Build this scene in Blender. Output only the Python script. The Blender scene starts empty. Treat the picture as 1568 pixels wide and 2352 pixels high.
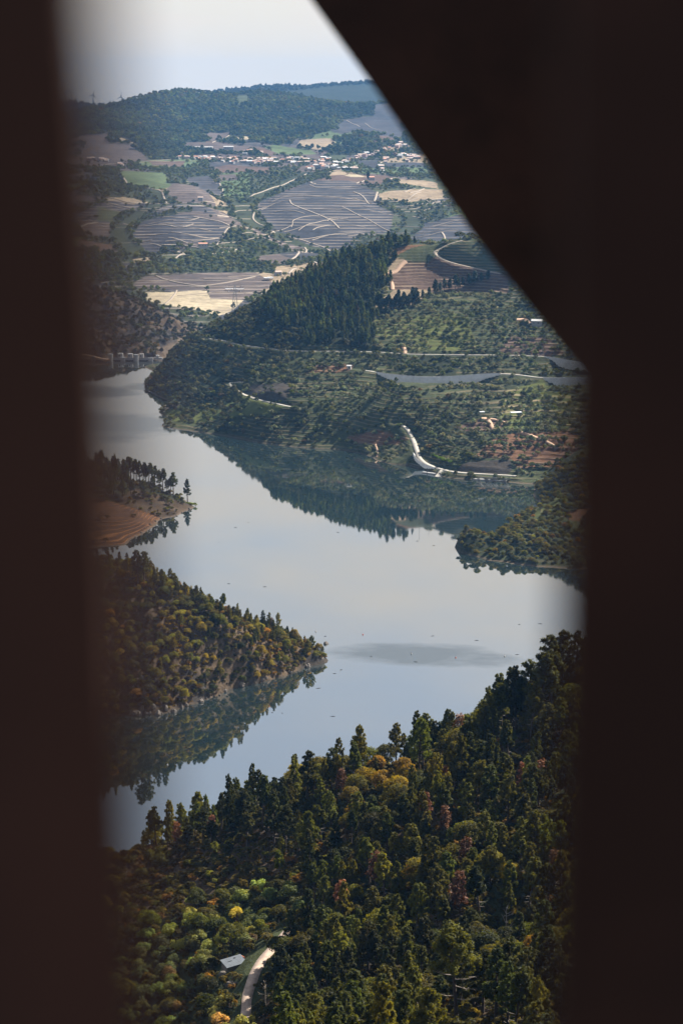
import bpy, math, random
import numpy as np
from mathutils import Vector, Matrix

# ------------------------------------------------------------------ camera, sky, sun, exposure
SC = bpy.context.scene
COL = SC.collection
CAM_Z = 290.0
PITCH = 12.04
F = 4573.0                      # focal length in photo units (photo 1568 x 2352)
cam_d = bpy.data.cameras.new("camera")
cam = bpy.data.objects.new("camera", cam_d)
COL.objects.link(cam)
cam.location = (0, 0, CAM_Z)
cam.rotation_euler = (math.radians(90 - PITCH), 0, 0)
cam_d.sensor_fit = 'VERTICAL'
cam_d.sensor_height = 36.0
cam_d.sensor_width = 24.0
cam_d.lens = 36.0 * F / 2352.0
cam_d.clip_start = 0.05
cam_d.clip_end = 40000
cam_d.dof.use_dof = True
cam_d.dof.focus_distance = 1500.0
cam_d.dof.aperture_fstop = 2.8
SC.camera = cam

SUN_EL, SUN_AZ = 46.0, 55.0     # azimuth: degrees to the right of the view direction
world = bpy.data.worlds.new("World")
SC.world = world
world.use_nodes = True
wt = world.node_tree
wt.nodes.clear()
sky = wt.nodes.new('ShaderNodeTexSky')
sky.sky_type = 'NISHITA'
sky.sun_disc = False
sky.sun_elevation = math.radians(SUN_EL)
sky.sun_rotation = math.radians(SUN_AZ)
sky.altitude = 300
sky.air_density = 1.0
sky.dust_density = 1.0
sky.ozone_density = 3.0
bg = wt.nodes.new('ShaderNodeBackground')
bg.inputs[1].default_value = 0.06
wo = wt.nodes.new('ShaderNodeOutputWorld')
wtint = wt.nodes.new('ShaderNodeMix')
wtint.data_type = 'RGBA'
wtint.blend_type = 'MULTIPLY'
wtint.inputs[0].default_value = 1.0
wtint.inputs[7].default_value = (1.0, 0.975, 0.93, 1)
whs = wt.nodes.new('ShaderNodeHueSaturation')
whs.inputs['Saturation'].default_value = 0.62
wt.links.new(sky.outputs[0], whs.inputs['Color'])
wt.links.new(whs.outputs[0], wtint.inputs[6])
# thin high cloud: whitens the lower sky, thinning out upwards, in soft patches
wtc = wt.nodes.new('ShaderNodeTexCoord')
wmp = wt.nodes.new('ShaderNodeMapping'); wmp.inputs['Scale'].default_value = (1.6, 1.6, 7.0)
wno = wt.nodes.new('ShaderNodeTexNoise'); wno.inputs['Scale'].default_value = 4.2; wno.inputs['Detail'].default_value = 4
wsp = wt.nodes.new('ShaderNodeSeparateXYZ')
wrm = wt.nodes.new('ShaderNodeMapRange'); wrm.inputs[1].default_value = 0.21; wrm.inputs[2].default_value = 0.34; wrm.inputs[3].default_value = 0.85; wrm.inputs[4].default_value = 0.12
wm1 = wt.nodes.new('ShaderNodeMath'); wm1.operation = 'MULTIPLY_ADD'; wm1.inputs[1].default_value = 3.4; wm1.inputs[2].default_value = -0.75
wm2 = wt.nodes.new('ShaderNodeMath'); wm2.operation = 'MULTIPLY'; wm2.use_clamp = True
wcl = wt.nodes.new('ShaderNodeMix'); wcl.data_type = 'RGBA'; wcl.inputs[7].default_value = (5.85, 5.42, 4.85, 1)
wt.links.new(wtc.outputs['Generated'], wmp.inputs[0]); wt.links.new(wmp.outputs[0], wno.inputs['Vector'])
wt.links.new(wtc.outputs['Generated'], wsp.inputs[0]); wt.links.new(wsp.outputs[2], wrm.inputs[0])
wt.links.new(wno.outputs[0], wm1.inputs[0]); wt.links.new(wm1.outputs[0], wm2.inputs[0]); wt.links.new(wrm.outputs[0], wm2.inputs[1])
whz = wt.nodes.new('ShaderNodeMapRange'); whz.inputs[1].default_value = 0.02; whz.inputs[2].default_value = 0.14; whz.inputs[3].default_value = 0.92; whz.inputs[4].default_value = 0.0
wmx = wt.nodes.new('ShaderNodeMath'); wmx.operation = 'MAXIMUM'
wt.links.new(wsp.outputs[2], whz.inputs[0]); wt.links.new(wm2.outputs[0], wmx.inputs[0]); wt.links.new(whz.outputs[0], wmx.inputs[1])
wt.links.new(wmx.outputs[0], wcl.inputs[0]); wt.links.new(wtint.outputs[2], wcl.inputs[6])
wt.links.new(wcl.outputs[2], bg.inputs[0])
wt.links.new(bg.outputs[0], wo.inputs[0])

sun_d = bpy.data.lights.new("sun", 'SUN')
sun_d.energy = 5.0
sun_d.angle = math.radians(0.5)
sun_d.color = (1.0, 0.92, 0.80)
sun = bpy.data.objects.new("sun", sun_d)
COL.objects.link(sun)
_e, _a = math.radians(SUN_EL), math.radians(SUN_AZ)
to_sun = Vector((math.sin(_a) * math.cos(_e), math.cos(_a) * math.cos(_e), math.sin(_e)))
sun.rotation_euler = to_sun.to_track_quat('Z', 'Y').to_euler()
sun.location = (300, 200, 900)

SC.view_settings.view_transform = 'Standard'
SC.view_settings.look = 'None'
SC.view_settings.exposure = 1.4
SC.view_settings.gamma = 1.0
SC.cycles.use_denoising = True
SC.cycles.max_bounces = 5
SC.cycles.diffuse_bounces = 2
SC.cycles.glossy_bounces = 3
SC.cycles.transmission_bounces = 2
SC.cycles.volume_bounces = 0
SC.cycles.sample_clamp_indirect = 4

# ------------------------------------------------------------------ measuring helpers
_p = math.radians(PITCH)
def P(u, v, D):
    "point at forward distance D seen at photo position u, v"
    dy = F * math.cos(_p) - (v - 1176) * math.sin(_p)
    dz = -F * math.sin(_p) - (v - 1176) * math.cos(_p)
    return (D * (u - 784) / dy, D, CAM_Z + D * dz / dy)
def W(u, v, z=0.0):
    dy = F * math.cos(_p) - (v - 1176) * math.sin(_p)
    dz = -F * math.sin(_p) - (v - 1176) * math.cos(_p)
    D = (z - CAM_Z) * dy / dz
    return (D * (u - 784) / dy, D, z)
def S(u, D, z):
    k = (CAM_Z - z) / D
    w = (k * math.cos(_p) - math.sin(_p)) / (math.cos(_p) + k * math.sin(_p)) * F
    return (D * (u - 784) / (F * math.cos(_p) - w * math.sin(_p)), D, z)
def UV(x, y, z):
    zz = z - CAM_Z
    fw = y * math.cos(_p) - zz * math.sin(_p)
    up = y * math.sin(_p) + zz * math.cos(_p)
    return 784 + F * x / fw, 1176 - F * up / fw
CROP = {0: (0, 0, 1.0), 1: (114.8, 143.5, 3.0343), 2: (574.2, 143.5, 3.0343), 3: (114.8, 516.7, 3.0343), 4: (574.2, 488.0, 3.0343),
        5: (861.2, 689.0, 3.0343), 6: (287.1, 775.1, 3.0343)}
def cv(c, pts):
    a, b, s = CROP[c]
    return [(a + x / s, b + y / s) for x, y in pts]

def lattice(ix, iy, seed):
    h = (ix.astype(np.int64) * 374761393 + iy.astype(np.int64) * 668265263 + seed * 974711) & 0xffffffff
    h = ((h ^ (h >> 13)) * 1274126177) & 0xffffffff
    return ((h ^ (h >> 16)) & 0xffffff) / float(0xffffff)
def vnoise(x, y, seed=0):
    ix, iy = np.floor(x), np.floor(y)
    fx, fy = x - ix, y - iy
    fx, fy = fx * fx * (3 - 2 * fx), fy * fy * (3 - 2 * fy)
    a, b = lattice(ix, iy, seed), lattice(ix + 1, iy, seed)
    c, d = lattice(ix, iy + 1, seed), lattice(ix + 1, iy + 1, seed)
    return (a + (b - a) * fx) * (1 - fy) + (c + (d - c) * fx) * fy
def fbm(x, y, seed=0, octv=4):
    x, y = np.asarray(x, float), np.asarray(y, float)
    s, a, t = 0.0, 1.0, 0.0
    for k in range(octv):
        s = s + a * (vnoise(x * 2 ** k, y * 2 ** k, seed + k * 17) - 0.5)
        t += a
        a *= 0.5
    return s / t * 2

class Hill:
    "height function through measured ground points (multiquadric) plus relief noise"
    def __init__(self, ctrl, c=40.0, noise=(60.0, 3.0), seed=1, smooth=0.0, far=False):
        self.far = far
        a = np.array(ctrl, float)
        self.p, self.c = a[:, :2], c
        r = np.sqrt(((self.p[:, None] - self.p[None]) ** 2).sum(-1) + c * c)
        self.mean = a[:, 2].mean()
        self.w = np.linalg.solve(r + np.eye(len(a)) * (1e-3 + smooth), a[:, 2] - self.mean)
        self.n, self.seed = noise, seed
        self.roads = []
        self.carve = []
    def raw(self, x, y):
        x, y = np.asarray(x, float).ravel(), np.asarray(y, float).ravel()
        out = np.zeros(len(x))
        for k in range(0, len(x), 60000):
            xs, ys = x[k:k + 60000, None], y[k:k + 60000, None]
            r = np.sqrt((xs - self.p[:, 0]) ** 2 + (ys - self.p[:, 1]) ** 2 + self.c ** 2)
            out[k:k + 60000] = r @ self.w
        out += self.mean
        L, A = self.n
        out += A * fbm(x / L, y / L, self.seed, 5)
        if self.far:
            k = np.clip((y - 4900) / 500, 0, 1) * np.clip((6100 - y) / 500, 0, 1)
            out -= 58 * k * np.abs(fbm(x / 300 + y / 1500, y / 1400, 99, 3))
            k = np.clip((y - 2900) / 300, 0, 1) * np.clip((4400 - y) / 300, 0, 1)
            out += 15 * k * fbm(x / 190, y / 330, 98, 2)
        return out
    def h(self, x, y):
        x, y = np.asarray(x, float).ravel(), np.asarray(y, float).ravel()
        z = self.raw(x, y)
        for pts, w in self.roads:
            dm, zi = nearest(pts, x, y, w * 2.5)
            t = np.clip((w * 2.2 - dm) / (w * 1.2), 0, 1)
            t = t * t * (3 - 2 * t)
            z = z * (1 - t) + (zi - 0.35) * t
        for pts, rad in self.carve:
            dm, dep = nearest(pts, x, y, rad * 1.5)
            t = np.clip(1.35 - dm / rad, 0, 1)
            z = z - dep * t * t * (3 - 2 * t)
        return z
    def hit(self, uv, d0, d1, n=500):
        "walk the sight lines through the photo positions down to this ground"
        out = []
        Ds = np.linspace(d0, d1, n)
        X, Y, Z = [], [], []
        for u, v in uv:
            dy = F * math.cos(_p) - (v - 1176) * math.sin(_p)
            dz = -F * math.sin(_p) - (v - 1176) * math.cos(_p)
            X.append(Ds * (u - 784) / dy); Y.append(Ds); Z.append(CAM_Z + Ds * dz / dy)
        X, Y, Z = np.array(X), np.array(Y), np.array(Z)
        H = self.raw(X.ravel(), Y.ravel()).reshape(X.shape)
        for i in range(len(uv)):
            b = np.nonzero(Z[i] < H[i])[0]
            k = b[0] if len(b) else int(np.argmin(Z[i] - H[i]))
            out.append((X[i, k], Y[i, k], H[i, k]))
        return np.array(out)

def nearest(pts, x, y, lim):
    "distance to a dense polyline and its height there"
    dm = np.full(len(x), 1e9)
    zi = np.zeros(len(x))
    b = (x > pts[:, 0].min() - lim) & (x < pts[:, 0].max() + lim) & (y > pts[:, 1].min() - lim) & (y < pts[:, 1].max() + lim)
    idx = np.nonzero(b)[0]
    for k in range(0, len(idx), 20000):
        q = idx[k:k + 20000]
        d = (x[q, None] - pts[:, 0]) ** 2 + (y[q, None] - pts[:, 1]) ** 2
        j = d.argmin(1)
        dm[q] = np.sqrt(d[np.arange(len(q)), j])
        zi[q] = pts[j, 2]
    return dm, zi
def densify(pts, step=3.0, smooth=2):
    pts = np.array(pts, float)
    for _ in range(smooth):       # corner cutting
        q = [pts[0]]
        for a, b in zip(pts[:-1], pts[1:]):
            q += [a * .75 + b * .25, a * .25 + b * .75]
        q.append(pts[-1])
        pts = np.array(q)
    seg = np.sqrt((np.diff(pts[:, :2], axis=0) ** 2).sum(1))
    s = np.concatenate([[0], np.cumsum(seg)])
    n = max(2, int(s[-1] / step))
    t = np.linspace(0, s[-1], n)
    return np.stack([np.interp(t, s, pts[:, k]) for k in range(3)], 1)
def inside(poly, x, y):
    poly = np.asarray(poly)[:, :2]
    r = np.zeros(len(x), bool)
    b = (x > poly[:, 0].min()) & (x < poly[:, 0].max()) & (y > poly[:, 1].min()) & (y < poly[:, 1].max())
    i = np.nonzero(b)[0]
    xs, ys = x[i], y[i]
    c = np.zeros(len(i), bool)
    n = len(poly)
    for k in range(n):
        x0, y0 = poly[k]
        x1, y1 = poly[(k + 1) % n]
        if y0 == y1:
            continue
        m = ((y0 > ys) != (y1 > ys)) & (xs < (x1 - x0) * (ys - y0) / (y1 - y0) + x0)
        c ^= m
    r[i] = c
    return r

# ------------------------------------------------------------------ object helpers
def tag(o, label=None, cat=None, group=None, kind=None):
    if label: o["label"] = label
    if cat: o["category"] = cat
    if group: o["group"] = group
    if kind: o["kind"] = kind
    return o
def link(name, data, parent=None):
    o = bpy.data.objects.new(name, data)
    COL.objects.link(o)
    if parent is not None:
        o.parent = parent
    return o
def empty(name, loc, rz=0.0):
    o = link(name, None)
    o.empty_display_size = 0.5
    o.location = loc
    o.rotation_euler = (0, 0, rz)
    return o
def npmesh(name, verts, quads=None, tris=None, mats=(), smooth=False, mi=None):
    me = bpy.data.meshes.new(name)
    verts = np.asarray(verts, np.float32)
    q = np.zeros((0, 4), int) if quads is None else np.asarray(quads, int).reshape(-1, 4)
    t = np.zeros((0, 3), int) if tris is None else np.asarray(tris, int).reshape(-1, 3)
    me.vertices.add(len(verts))
    me.vertices.foreach_set("co", verts.ravel())
    me.loops.add(q.size + t.size)
    me.loops.foreach_set("vertex_index", np.concatenate([q.ravel(), t.ravel()]).astype(np.int32))
    me.polygons.add(len(q) + len(t))
    st = np.concatenate([np.arange(len(q)) * 4, q.size + np.arange(len(t)) * 3]).astype(np.int32)
    me.polygons.foreach_set("loop_start", st)
    for m in mats:
        me.materials.append(m)
    if mi is not None:
        me.polygons.foreach_set("material_index", np.asarray(mi, np.int32))
    if smooth:
        me.polygons.foreach_set("use_smooth", np.ones(len(q) + len(t), bool))
    me.update()
    me.validate()
    return me
class MB:
    "collects boxes, tubes and prisms and links them as one mesh"
    def __init__(s):
        s.v, s.f, s.m = [], [], []
    def add(s, vs, fs, m=0):
        b = len(s.v)
        s.v += [tuple(v) for v in vs]
        s.f += [tuple(i + b for i in f) for f in fs]
        s.m += [m] * len(fs)
    def box(s, c, d, rz=0.0, m=0, taper=1.0):
        cx, cy, cz = c
        x, y, z = d[0] / 2, d[1] / 2, d[2] / 2
        ca, sa = math.cos(rz), math.sin(rz)
        vs = []
        for kz in (-1, 1):
            t = 1.0 if kz < 0 else taper
            for kx, ky in ((-1, -1), (1, -1), (1, 1), (-1, 1)):
                a, b = kx * x * t, ky * y * t
                vs.append((cx + a * ca - b * sa, cy + a * sa + b * ca, cz + kz * z))
        s.add(vs, [(3, 2, 1, 0), (4, 5, 6, 7), (0, 1, 5, 4), (1, 2, 6, 5), (2, 3, 7, 6), (3, 0, 4, 7)], m)
    def tube(s, path, radii, n=6, m=0, cap=True):
        path = [Vector(p) for p in path]
        rings = []
        for i, p in enumerate(path):
            d = (path[min(i + 1, len(path) - 1)] - path[max(i - 1, 0)]).normalized()
            a = d.orthogonal().normalized() if i == 0 else (pa - d * pa.dot(d)).normalized()
            pa = a
            b = d.cross(a)
            rings.append([p + (a * math.cos(2 * math.pi * k / n) + b * math.sin(2 * math.pi * k / n)) * radii[i] for k in range(n)])
        vs = [v for r in rings for v in r]
        fs = []
        for i in range(len(rings) - 1):
            for k in range(n):
                fs.append((i * n + k, i * n + (k + 1) % n, (i + 1) * n + (k + 1) % n, (i + 1) * n + k))
        if cap:
            fs.append(tuple(range(n - 1, -1, -1)))
            fs.append(tuple((len(rings) - 1) * n + k for k in range(n)))
        s.add(vs, fs, m)
    def mesh(s, name, mats):
        me = bpy.data.meshes.new(name)
        me.from_pydata(s.v, [], s.f)
        for m in mats:
            me.materials.append(m)
        me.polygons.foreach_set("material_index", np.array(s.m, np.int32))
        me.update()
        return me
    def build(s, name, mats, parent=None):
        return link(name, s.mesh(name, mats if isinstance(mats, (list, tuple)) else [mats]), parent)

# ------------------------------------------------------------------ materials
def mat(name):
    m = bpy.data.materials.new(name)
    m.use_nodes = True
    nt = m.node_tree
    nt.nodes.clear()
    out = nt.nodes.new('ShaderNodeOutputMaterial')
    b = nt.nodes.new('ShaderNodeBsdfPrincipled')
    nt.links.new(b.outputs[0], out.inputs[0])
    return m, nt, b, out
def N(nt, t, **kw):
    n = nt.nodes.new(t)
    for k, v in kw.items():
        setattr(n, k, v)
    return n
def math_n(nt, op, a, b=None, c=None, clamp=False):
    n = N(nt, 'ShaderNodeMath', operation=op, use_clamp=clamp)
    for i, x in enumerate((a, b, c)):
        if x is None: continue
        if isinstance(x, (int, float)): n.inputs[i].default_value = x
        else: nt.links.new(x, n.inputs[i])
    return n.outputs[0]
def mix_c(nt, fac, a, b, blend='MIX'):
    n = N(nt, 'ShaderNodeMix', data_type='RGBA', blend_type=blend)
    for i, x in ((0, fac), (6, a), (7, b)):
        if isinstance(x, (int, float)): n.inputs[i].default_value = x
        elif isinstance(x, tuple): n.inputs[i].default_value = (*x, 1) if len(x) == 3 else x
        else: nt.links.new(x, n.inputs[i])
    return n.outputs[2]
def noise_n(nt, vec, scale, detail=4, rough=0.6):
    n = N(nt, 'ShaderNodeTexNoise')
    n.inputs['Scale'].default_value = scale
    n.inputs['Detail'].default_value = detail
    n.inputs['Roughness'].default_value = rough
    if vec is not None: nt.links.new(vec, n.inputs['Vector'])
    return n.outputs[0]
def plain(name, col, rough=0.8, var=0.25, scale=0.5, metal=0.0):
    m, nt, b, o = mat(name)
    g = N(nt, 'ShaderNodeNewGeometry')
    n = noise_n(nt, g.outputs['Position'], scale)
    f = math_n(nt, 'MULTIPLY_ADD', n, var * 2, 1 - var)
    c = N(nt, 'ShaderNodeVectorMath', operation='SCALE')
    c.inputs[0].default_value = col
    nt.links.new(f, c.inputs['Scale'])
    nt.links.new(c.outputs[0], b.inputs['Base Color'])
    b.inputs['Roughness'].default_value = rough
    b.inputs['Metallic'].default_value = metal
    return m

def ground_mat(name, period, wob, line=(0.34, 0.27, 0.20), grain=0.3, gain=0.8, run=0.0):
    "ground whose colour comes from its field map, with terrace edges that follow the contours"
    m, nt, b, o = mat(name)
    at = N(nt, 'ShaderNodeAttribute', attribute_name='Col')
    ar = N(nt, 'ShaderNodeAttribute', attribute_name='rows')
    g = N(nt, 'ShaderNodeNewGeometry')
    sp = N(nt, 'ShaderNodeSeparateXYZ')
    nt.links.new(g.outputs['Position'], sp.inputs[0])
    nl = noise_n(nt, g.outputs['Position'], wob, 3)
    z = math_n(nt, 'MULTIPLY_ADD', nl, period * 1.5, math_n(nt, 'MULTIPLY_ADD', sp.outputs[1], run, sp.outputs[2]))
    w = math_n(nt, 'FRACT', math_n(nt, 'DIVIDE', z, period))
    s = math_n(nt, 'SUBTRACT', 1.0, math_n(nt, 'MULTIPLY', math_n(nt, 'ABSOLUTE', math_n(nt, 'SUBTRACT', w, 0.5)), 4.2), None, True)
    brk = noise_n(nt, g.outputs['Position'], wob * 3.0, 3)
    brk = math_n(nt, 'MULTIPLY_ADD', brk, 5.0, -1.9, True)
    s = math_n(nt, 'MULTIPLY', math_n(nt, 'MULTIPLY', s, brk), ar.outputs['Fac'])
    n1 = noise_n(nt, g.outputs['Position'], grain, 6, 0.7)
    n2 = noise_n(nt, g.outputs['Position'], grain * 0.12, 4, 0.6)
    f = math_n(nt, 'MULTIPLY', math_n(nt, 'MULTIPLY_ADD', n1, gain * 1.6, 1 - gain * 0.8), math_n(nt, 'MULTIPLY_ADD', n2, 0.9, 0.55))
    if run:      # streaks of vines and weeds along the rows, and small plots of different vigour
        mp = N(nt, 'ShaderNodeMapping'); mp.inputs['Scale'].default_value = (0.010, 0.055, 0.4)
        nt.links.new(g.outputs['Position'], mp.inputs[0])
        n3 = noise_n(nt, mp.outputs[0], 1.0, 5, 0.75)
        f = math_n(nt, 'MULTIPLY', f, math_n(nt, 'MULTIPLY_ADD', n3, 2.2, -0.1, True))
        f = math_n(nt, 'MULTIPLY', f, 1.25)
    c = N(nt, 'ShaderNodeVectorMath', operation='SCALE')
    nt.links.new(at.outputs['Color'], c.inputs[0])
    nt.links.new(f, c.inputs['Scale'])
    cc = mix_c(nt, math_n(nt, 'MULTIPLY', s, 0.75), c.outputs[0], line)
    nt.links.new(cc, b.inputs['Base Color'])
    b.inputs['Roughness'].default_value = 0.95
    b.inputs['Specular IOR Level'].default_value = 0.1
    bm = N(nt, 'ShaderNodeBump')
    bm.inputs['Strength'].default_value = 0.6
    bm.inputs['Distance'].default_value = 1.2
    nt.links.new(math_n(nt, 'ADD', n1, s), bm.inputs['Height'])
    nt.links.new(bm.outputs[0], b.inputs['Normal'])
    return m

def leaf_mat(name, col, col2, trans=0.35, sc=0.6):
    m, nt, b, out = mat(name)
    oi = N(nt, 'ShaderNodeObjectInfo')
    tc = N(nt, 'ShaderNodeTexCoord')
    at = N(nt, 'ShaderNodeAttribute', attribute_name='tint', attribute_type='INSTANCER')
    n = noise_n(nt, tc.outputs['Object'], sc, 3)
    c = mix_c(nt, math_n(nt, 'MULTIPLY_ADD', n, 3.0, -1.0, True), col, col2)
    br = math_n(nt, 'MULTIPLY_ADD', oi.outputs['Random'], 0.7, 0.65)
    s = N(nt, 'ShaderNodeVectorMath', operation='SCALE')
    nt.links.new(c, s.inputs[0]); nt.links.new(br, s.inputs['Scale'])
    t = N(nt, 'ShaderNodeVectorMath', operation='MULTIPLY')
    nt.links.new(s.outputs[0], t.inputs[0]); nt.links.new(at.outputs['Color'], t.inputs[1])
    nt.links.new(t.outputs[0], b.inputs['Base Color'])
    b.inputs['Roughness'].default_value = 0.65
    b.inputs['Specular IOR Level'].default_value = 0.25
    tr = N(nt, 'ShaderNodeBsdfTranslucent')
    h = N(nt, 'ShaderNodeVectorMath', operation='MULTIPLY')
    h.inputs[1].default_value = (2.1, 1.75, 0.45)
    nt.links.new(t.outputs[0], h.inputs[0])
    nt.links.new(h.outputs[0], tr.inputs[0])
    mx = N(nt, 'ShaderNodeMixShader')
    mx.inputs[0].default_value = trans
    nt.links.new(b.outputs[0], mx.inputs[1]); nt.links.new(tr.outputs[0], mx.inputs[2])
    nt.links.new(mx.outputs[0], out.inputs[0])
    return m

M = {}
M['pine'] = leaf_mat('pine_needles', (0.026, 0.030, 0.009), (0.096, 0.100, 0.016), 0.5)
M['oak'] = leaf_mat('oak_leaves', (0.026, 0.029, 0.010), (0.098, 0.094, 0.018), 0.5)
M['olive'] = leaf_mat('olive_leaves', (0.060, 0.072, 0.038), (0.125, 0.130, 0.070), 0.35)
M['bark'] = plain('pine_bark', (0.055, 0.038, 0.028), 0.95, 0.5, 3.0)
M['dead'] = plain('bare_wood', (0.30, 0.25, 0.20), 0.9, 0.4, 3.0)
M['rust'] = leaf_mat('rusty_needles', (0.12, 0.055, 0.03), (0.17, 0.075, 0.035), 0.2)
M['asphalt'] = plain('pale_asphalt', (0.30, 0.28, 0.245), 0.9, 0.35, 0.12)
M['dirt'] = plain('dirt_track', (0.33, 0.22, 0.15), 0.95, 0.3, 0.4)
M['fardirt'] = plain('far_dirt_track', (0.26, 0.215, 0.17), 0.95, 0.2, 0.1)
M['conc'] = plain('concrete', (0.22, 0.225, 0.23), 0.85, 0.2, 0.25)
M['white'] = plain('white_render', (0.31, 0.305, 0.30), 0.8, 0.1, 0.5)
M['cream'] = plain('cream_render', (0.46, 0.41, 0.36), 0.8, 0.1, 0.5)
M['pinkw'] = plain('pink_render', (0.42, 0.31, 0.28), 0.8, 0.1, 0.5)
M['tile'] = plain('terracotta_tile', (0.45, 0.23, 0.16), 0.9, 0.25, 0.8)
M['tile2'] = plain('weathered_tile', (0.42, 0.32, 0.27), 0.9, 0.25, 0.8)
M['greyroof'] = plain('pale_roof', (0.42, 0.42, 0.42), 0.7, 0.15, 0.8)
M['dark'] = plain('dark_opening', (0.02, 0.02, 0.022), 0.5, 0.2, 1)
M['steelw'] = plain('painted_white_steel', (0.75, 0.77, 0.8), 0.4, 0.05, 1)
M['galv'] = plain('galvanised_steel', (0.22, 0.235, 0.25), 0.5, 0.15, 2, 0.5)
M['rock'] = plain('rock', (0.11, 0.095, 0.082), 0.95, 0.7, 0.5)
M['red'] = plain('red_buoy', (0.30, 0.05, 0.045), 0.5, 0.1, 1)

# ------------------------------------------------------------------ landforms: measured ground points
near_hill = Hill([
    (0, -60, 288.4), (60, -60, 288), (-60, -60, 288), (0, 0, 286), (40, 0, 286), (-40, 0, 285), (90, 0, 285), (-90, 0, 280),
    (0, 40, 250), (60, 40, 258), (-60, 40, 235), (-150, 60, 190), (150, 60, 240), (0, 100, 215), (60, 110, 222), (-70, 110, 195), (-150, 160, 140), (150, 120, 225),
    (0, 180, 178), (-60, 200, 150), (55, 190, 190), (-120, 260, 110), (-200, 300, 80),
    P(1330, 1560, 468), P(1400, 1520, 470), P(1500, 1520, 470), P(1200, 1645, 470), P(1080, 1725, 480), P(1000, 1762, 490), P(800, 1795, 502), P(650, 1842, 516),
    P(500, 1905, 530), P(400, 1935, 540), P(300, 1962, 548), P(200, 1995, 555), P(100, 2030, 560),
    P(250, 2050, 520), P(450, 1990, 500), P(800, 1950, 446), P(1000, 1950, 412), P(1200, 1900, 400), P(650, 2000, 458), P(450, 2070, 466), P(1250, 1720, 445),
    P(560, 2215, 405), P(680, 2120, 420), P(640, 2330, 375), P(850, 2150, 395), P(850, 2310, 350), P(300, 2300, 425), P(450, 2340, 398), P(1200, 2200, 340), P(1000, 2200, 358),
    P(1040, 2345, 292), P(1300, 2300, 290), P(1400, 2100, 330), P(1400, 1800, 420),
    S(1350, 550, 96), S(1200, 550, 84), S(1080, 555, 74), S(1000, 560, 64), S(800, 575, 52), S(650, 590, 38), S(500, 605, 24), S(400, 620, 15), S(300, 635, 5), S(200, 650, 0),
    S(1350, 640, 30), S(1000, 660, 0), S(700, 690, -8), S(400, 740, -15), S(100, 780, -15), S(1400, 740, -15), S(900, 760, -20),
], c=22, noise=(38, 3.2), seed=3)
left_spur = Hill([W(745, 1512), W(700, 1536), W(640, 1558), W(560, 1577), W(500, 1600), W(440, 1622), W(380, 1642), W(290, 1642), W(200, 1652), W(100, 1665),
    P(700, 1490, 1000), P(640, 1455, 989), P(560, 1437, 982), P(500, 1410, 975), P(420, 1374, 972), P(350, 1338, 970), P(280, 1313, 970), P(200, 1290, 975), P(100, 1260, 980),
    P(400, 1500, 932), P(550, 1510, 950), P(300, 1500, 925), P(640, 1515, 968), P(200, 1500, 920),
    S(760, 1005, -8), S(745, 1030, -8), S(640, 1036, -4), S(500, 1045, -4), S(350, 1055, -4), S(200, 1070, -3), S(50, 1080, -3),
    S(640, 1080, -14), S(400, 1100, -14), S(100, 1120, -14), S(780, 960, -14), S(640, 930, -14), S(450, 880, -14), S(200, 860, -14), S(820, 1040, -16)],
    c=12, noise=(26, 3.0), seed=11)
peninsula = Hill([W(447, 1166), W(408, 1184), W(367, 1194), W(320, 1231), W(290, 1251), W(255, 1257), W(200, 1266), W(100, 1280),
    P(431, 1157, 1384), P(399, 1145, 1386), P(364, 1125, 1388), P(320, 1110, 1390), P(261, 1096, 1392), P(188, 1078, 1394), P(100, 1060, 1400),
    P(300, 1180, 1325), P(220, 1170, 1330), P(380, 1165, 1360), P(150, 1180, 1320), P(250, 1225, 1280),
    S(455, 1405, -5), S(400, 1420, -4), S(300, 1440, -4), S(180, 1455, -4), S(60, 1470, -4), S(470, 1360, -8), S(420, 1310, -8), S(350, 1265, -8), S(300, 1230, -8), S(200, 1215, -8),
    S(300, 1490, -14), S(100, 1520, -14), S(500, 1400, -14), S(80, 1200, -12)], c=14, noise=(40, 1.2), seed=21)
right_spur = Hill([W(1044, 1258), W(1075, 1274), W(1158, 1291), W(1257, 1301), W(1339, 1307), W(1450, 1314), W(1600, 1320),
    W(1052, 1240), W(1110, 1228), W(1158, 1214), W(1207, 1178), W(1224, 1130), W(1240, 1108),
    S(1300, 1400, 20), S(1350, 1470, 26), S(1420, 1400, 32), S(1260, 1440, 8), P(1300, 1150, 1300), P(1200, 1222, 1250), P(1120, 1243, 1262), P(1300, 1185, 1275), P(1339, 1130, 1310), P(1262, 1130, 1395), P(1450, 1150, 1330), P(1450, 1080, 1420), P(1600, 1100, 1380),
    P(1300, 1250, 1235), P(1450, 1230, 1250), S(1030, 1250, -8), S(1040, 1300, -8), S(1140, 1345, -6), S(1190, 1400, -6), S(1225, 1450, -4),
    S(1075, 1200, -9), S(1200, 1180, -9), S(1400, 1165, -9), S(990, 1270, -14), S(1100, 1400, -14), S(1150, 1480, -14)], c=12, noise=(30, 2.0), seed=31)
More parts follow.
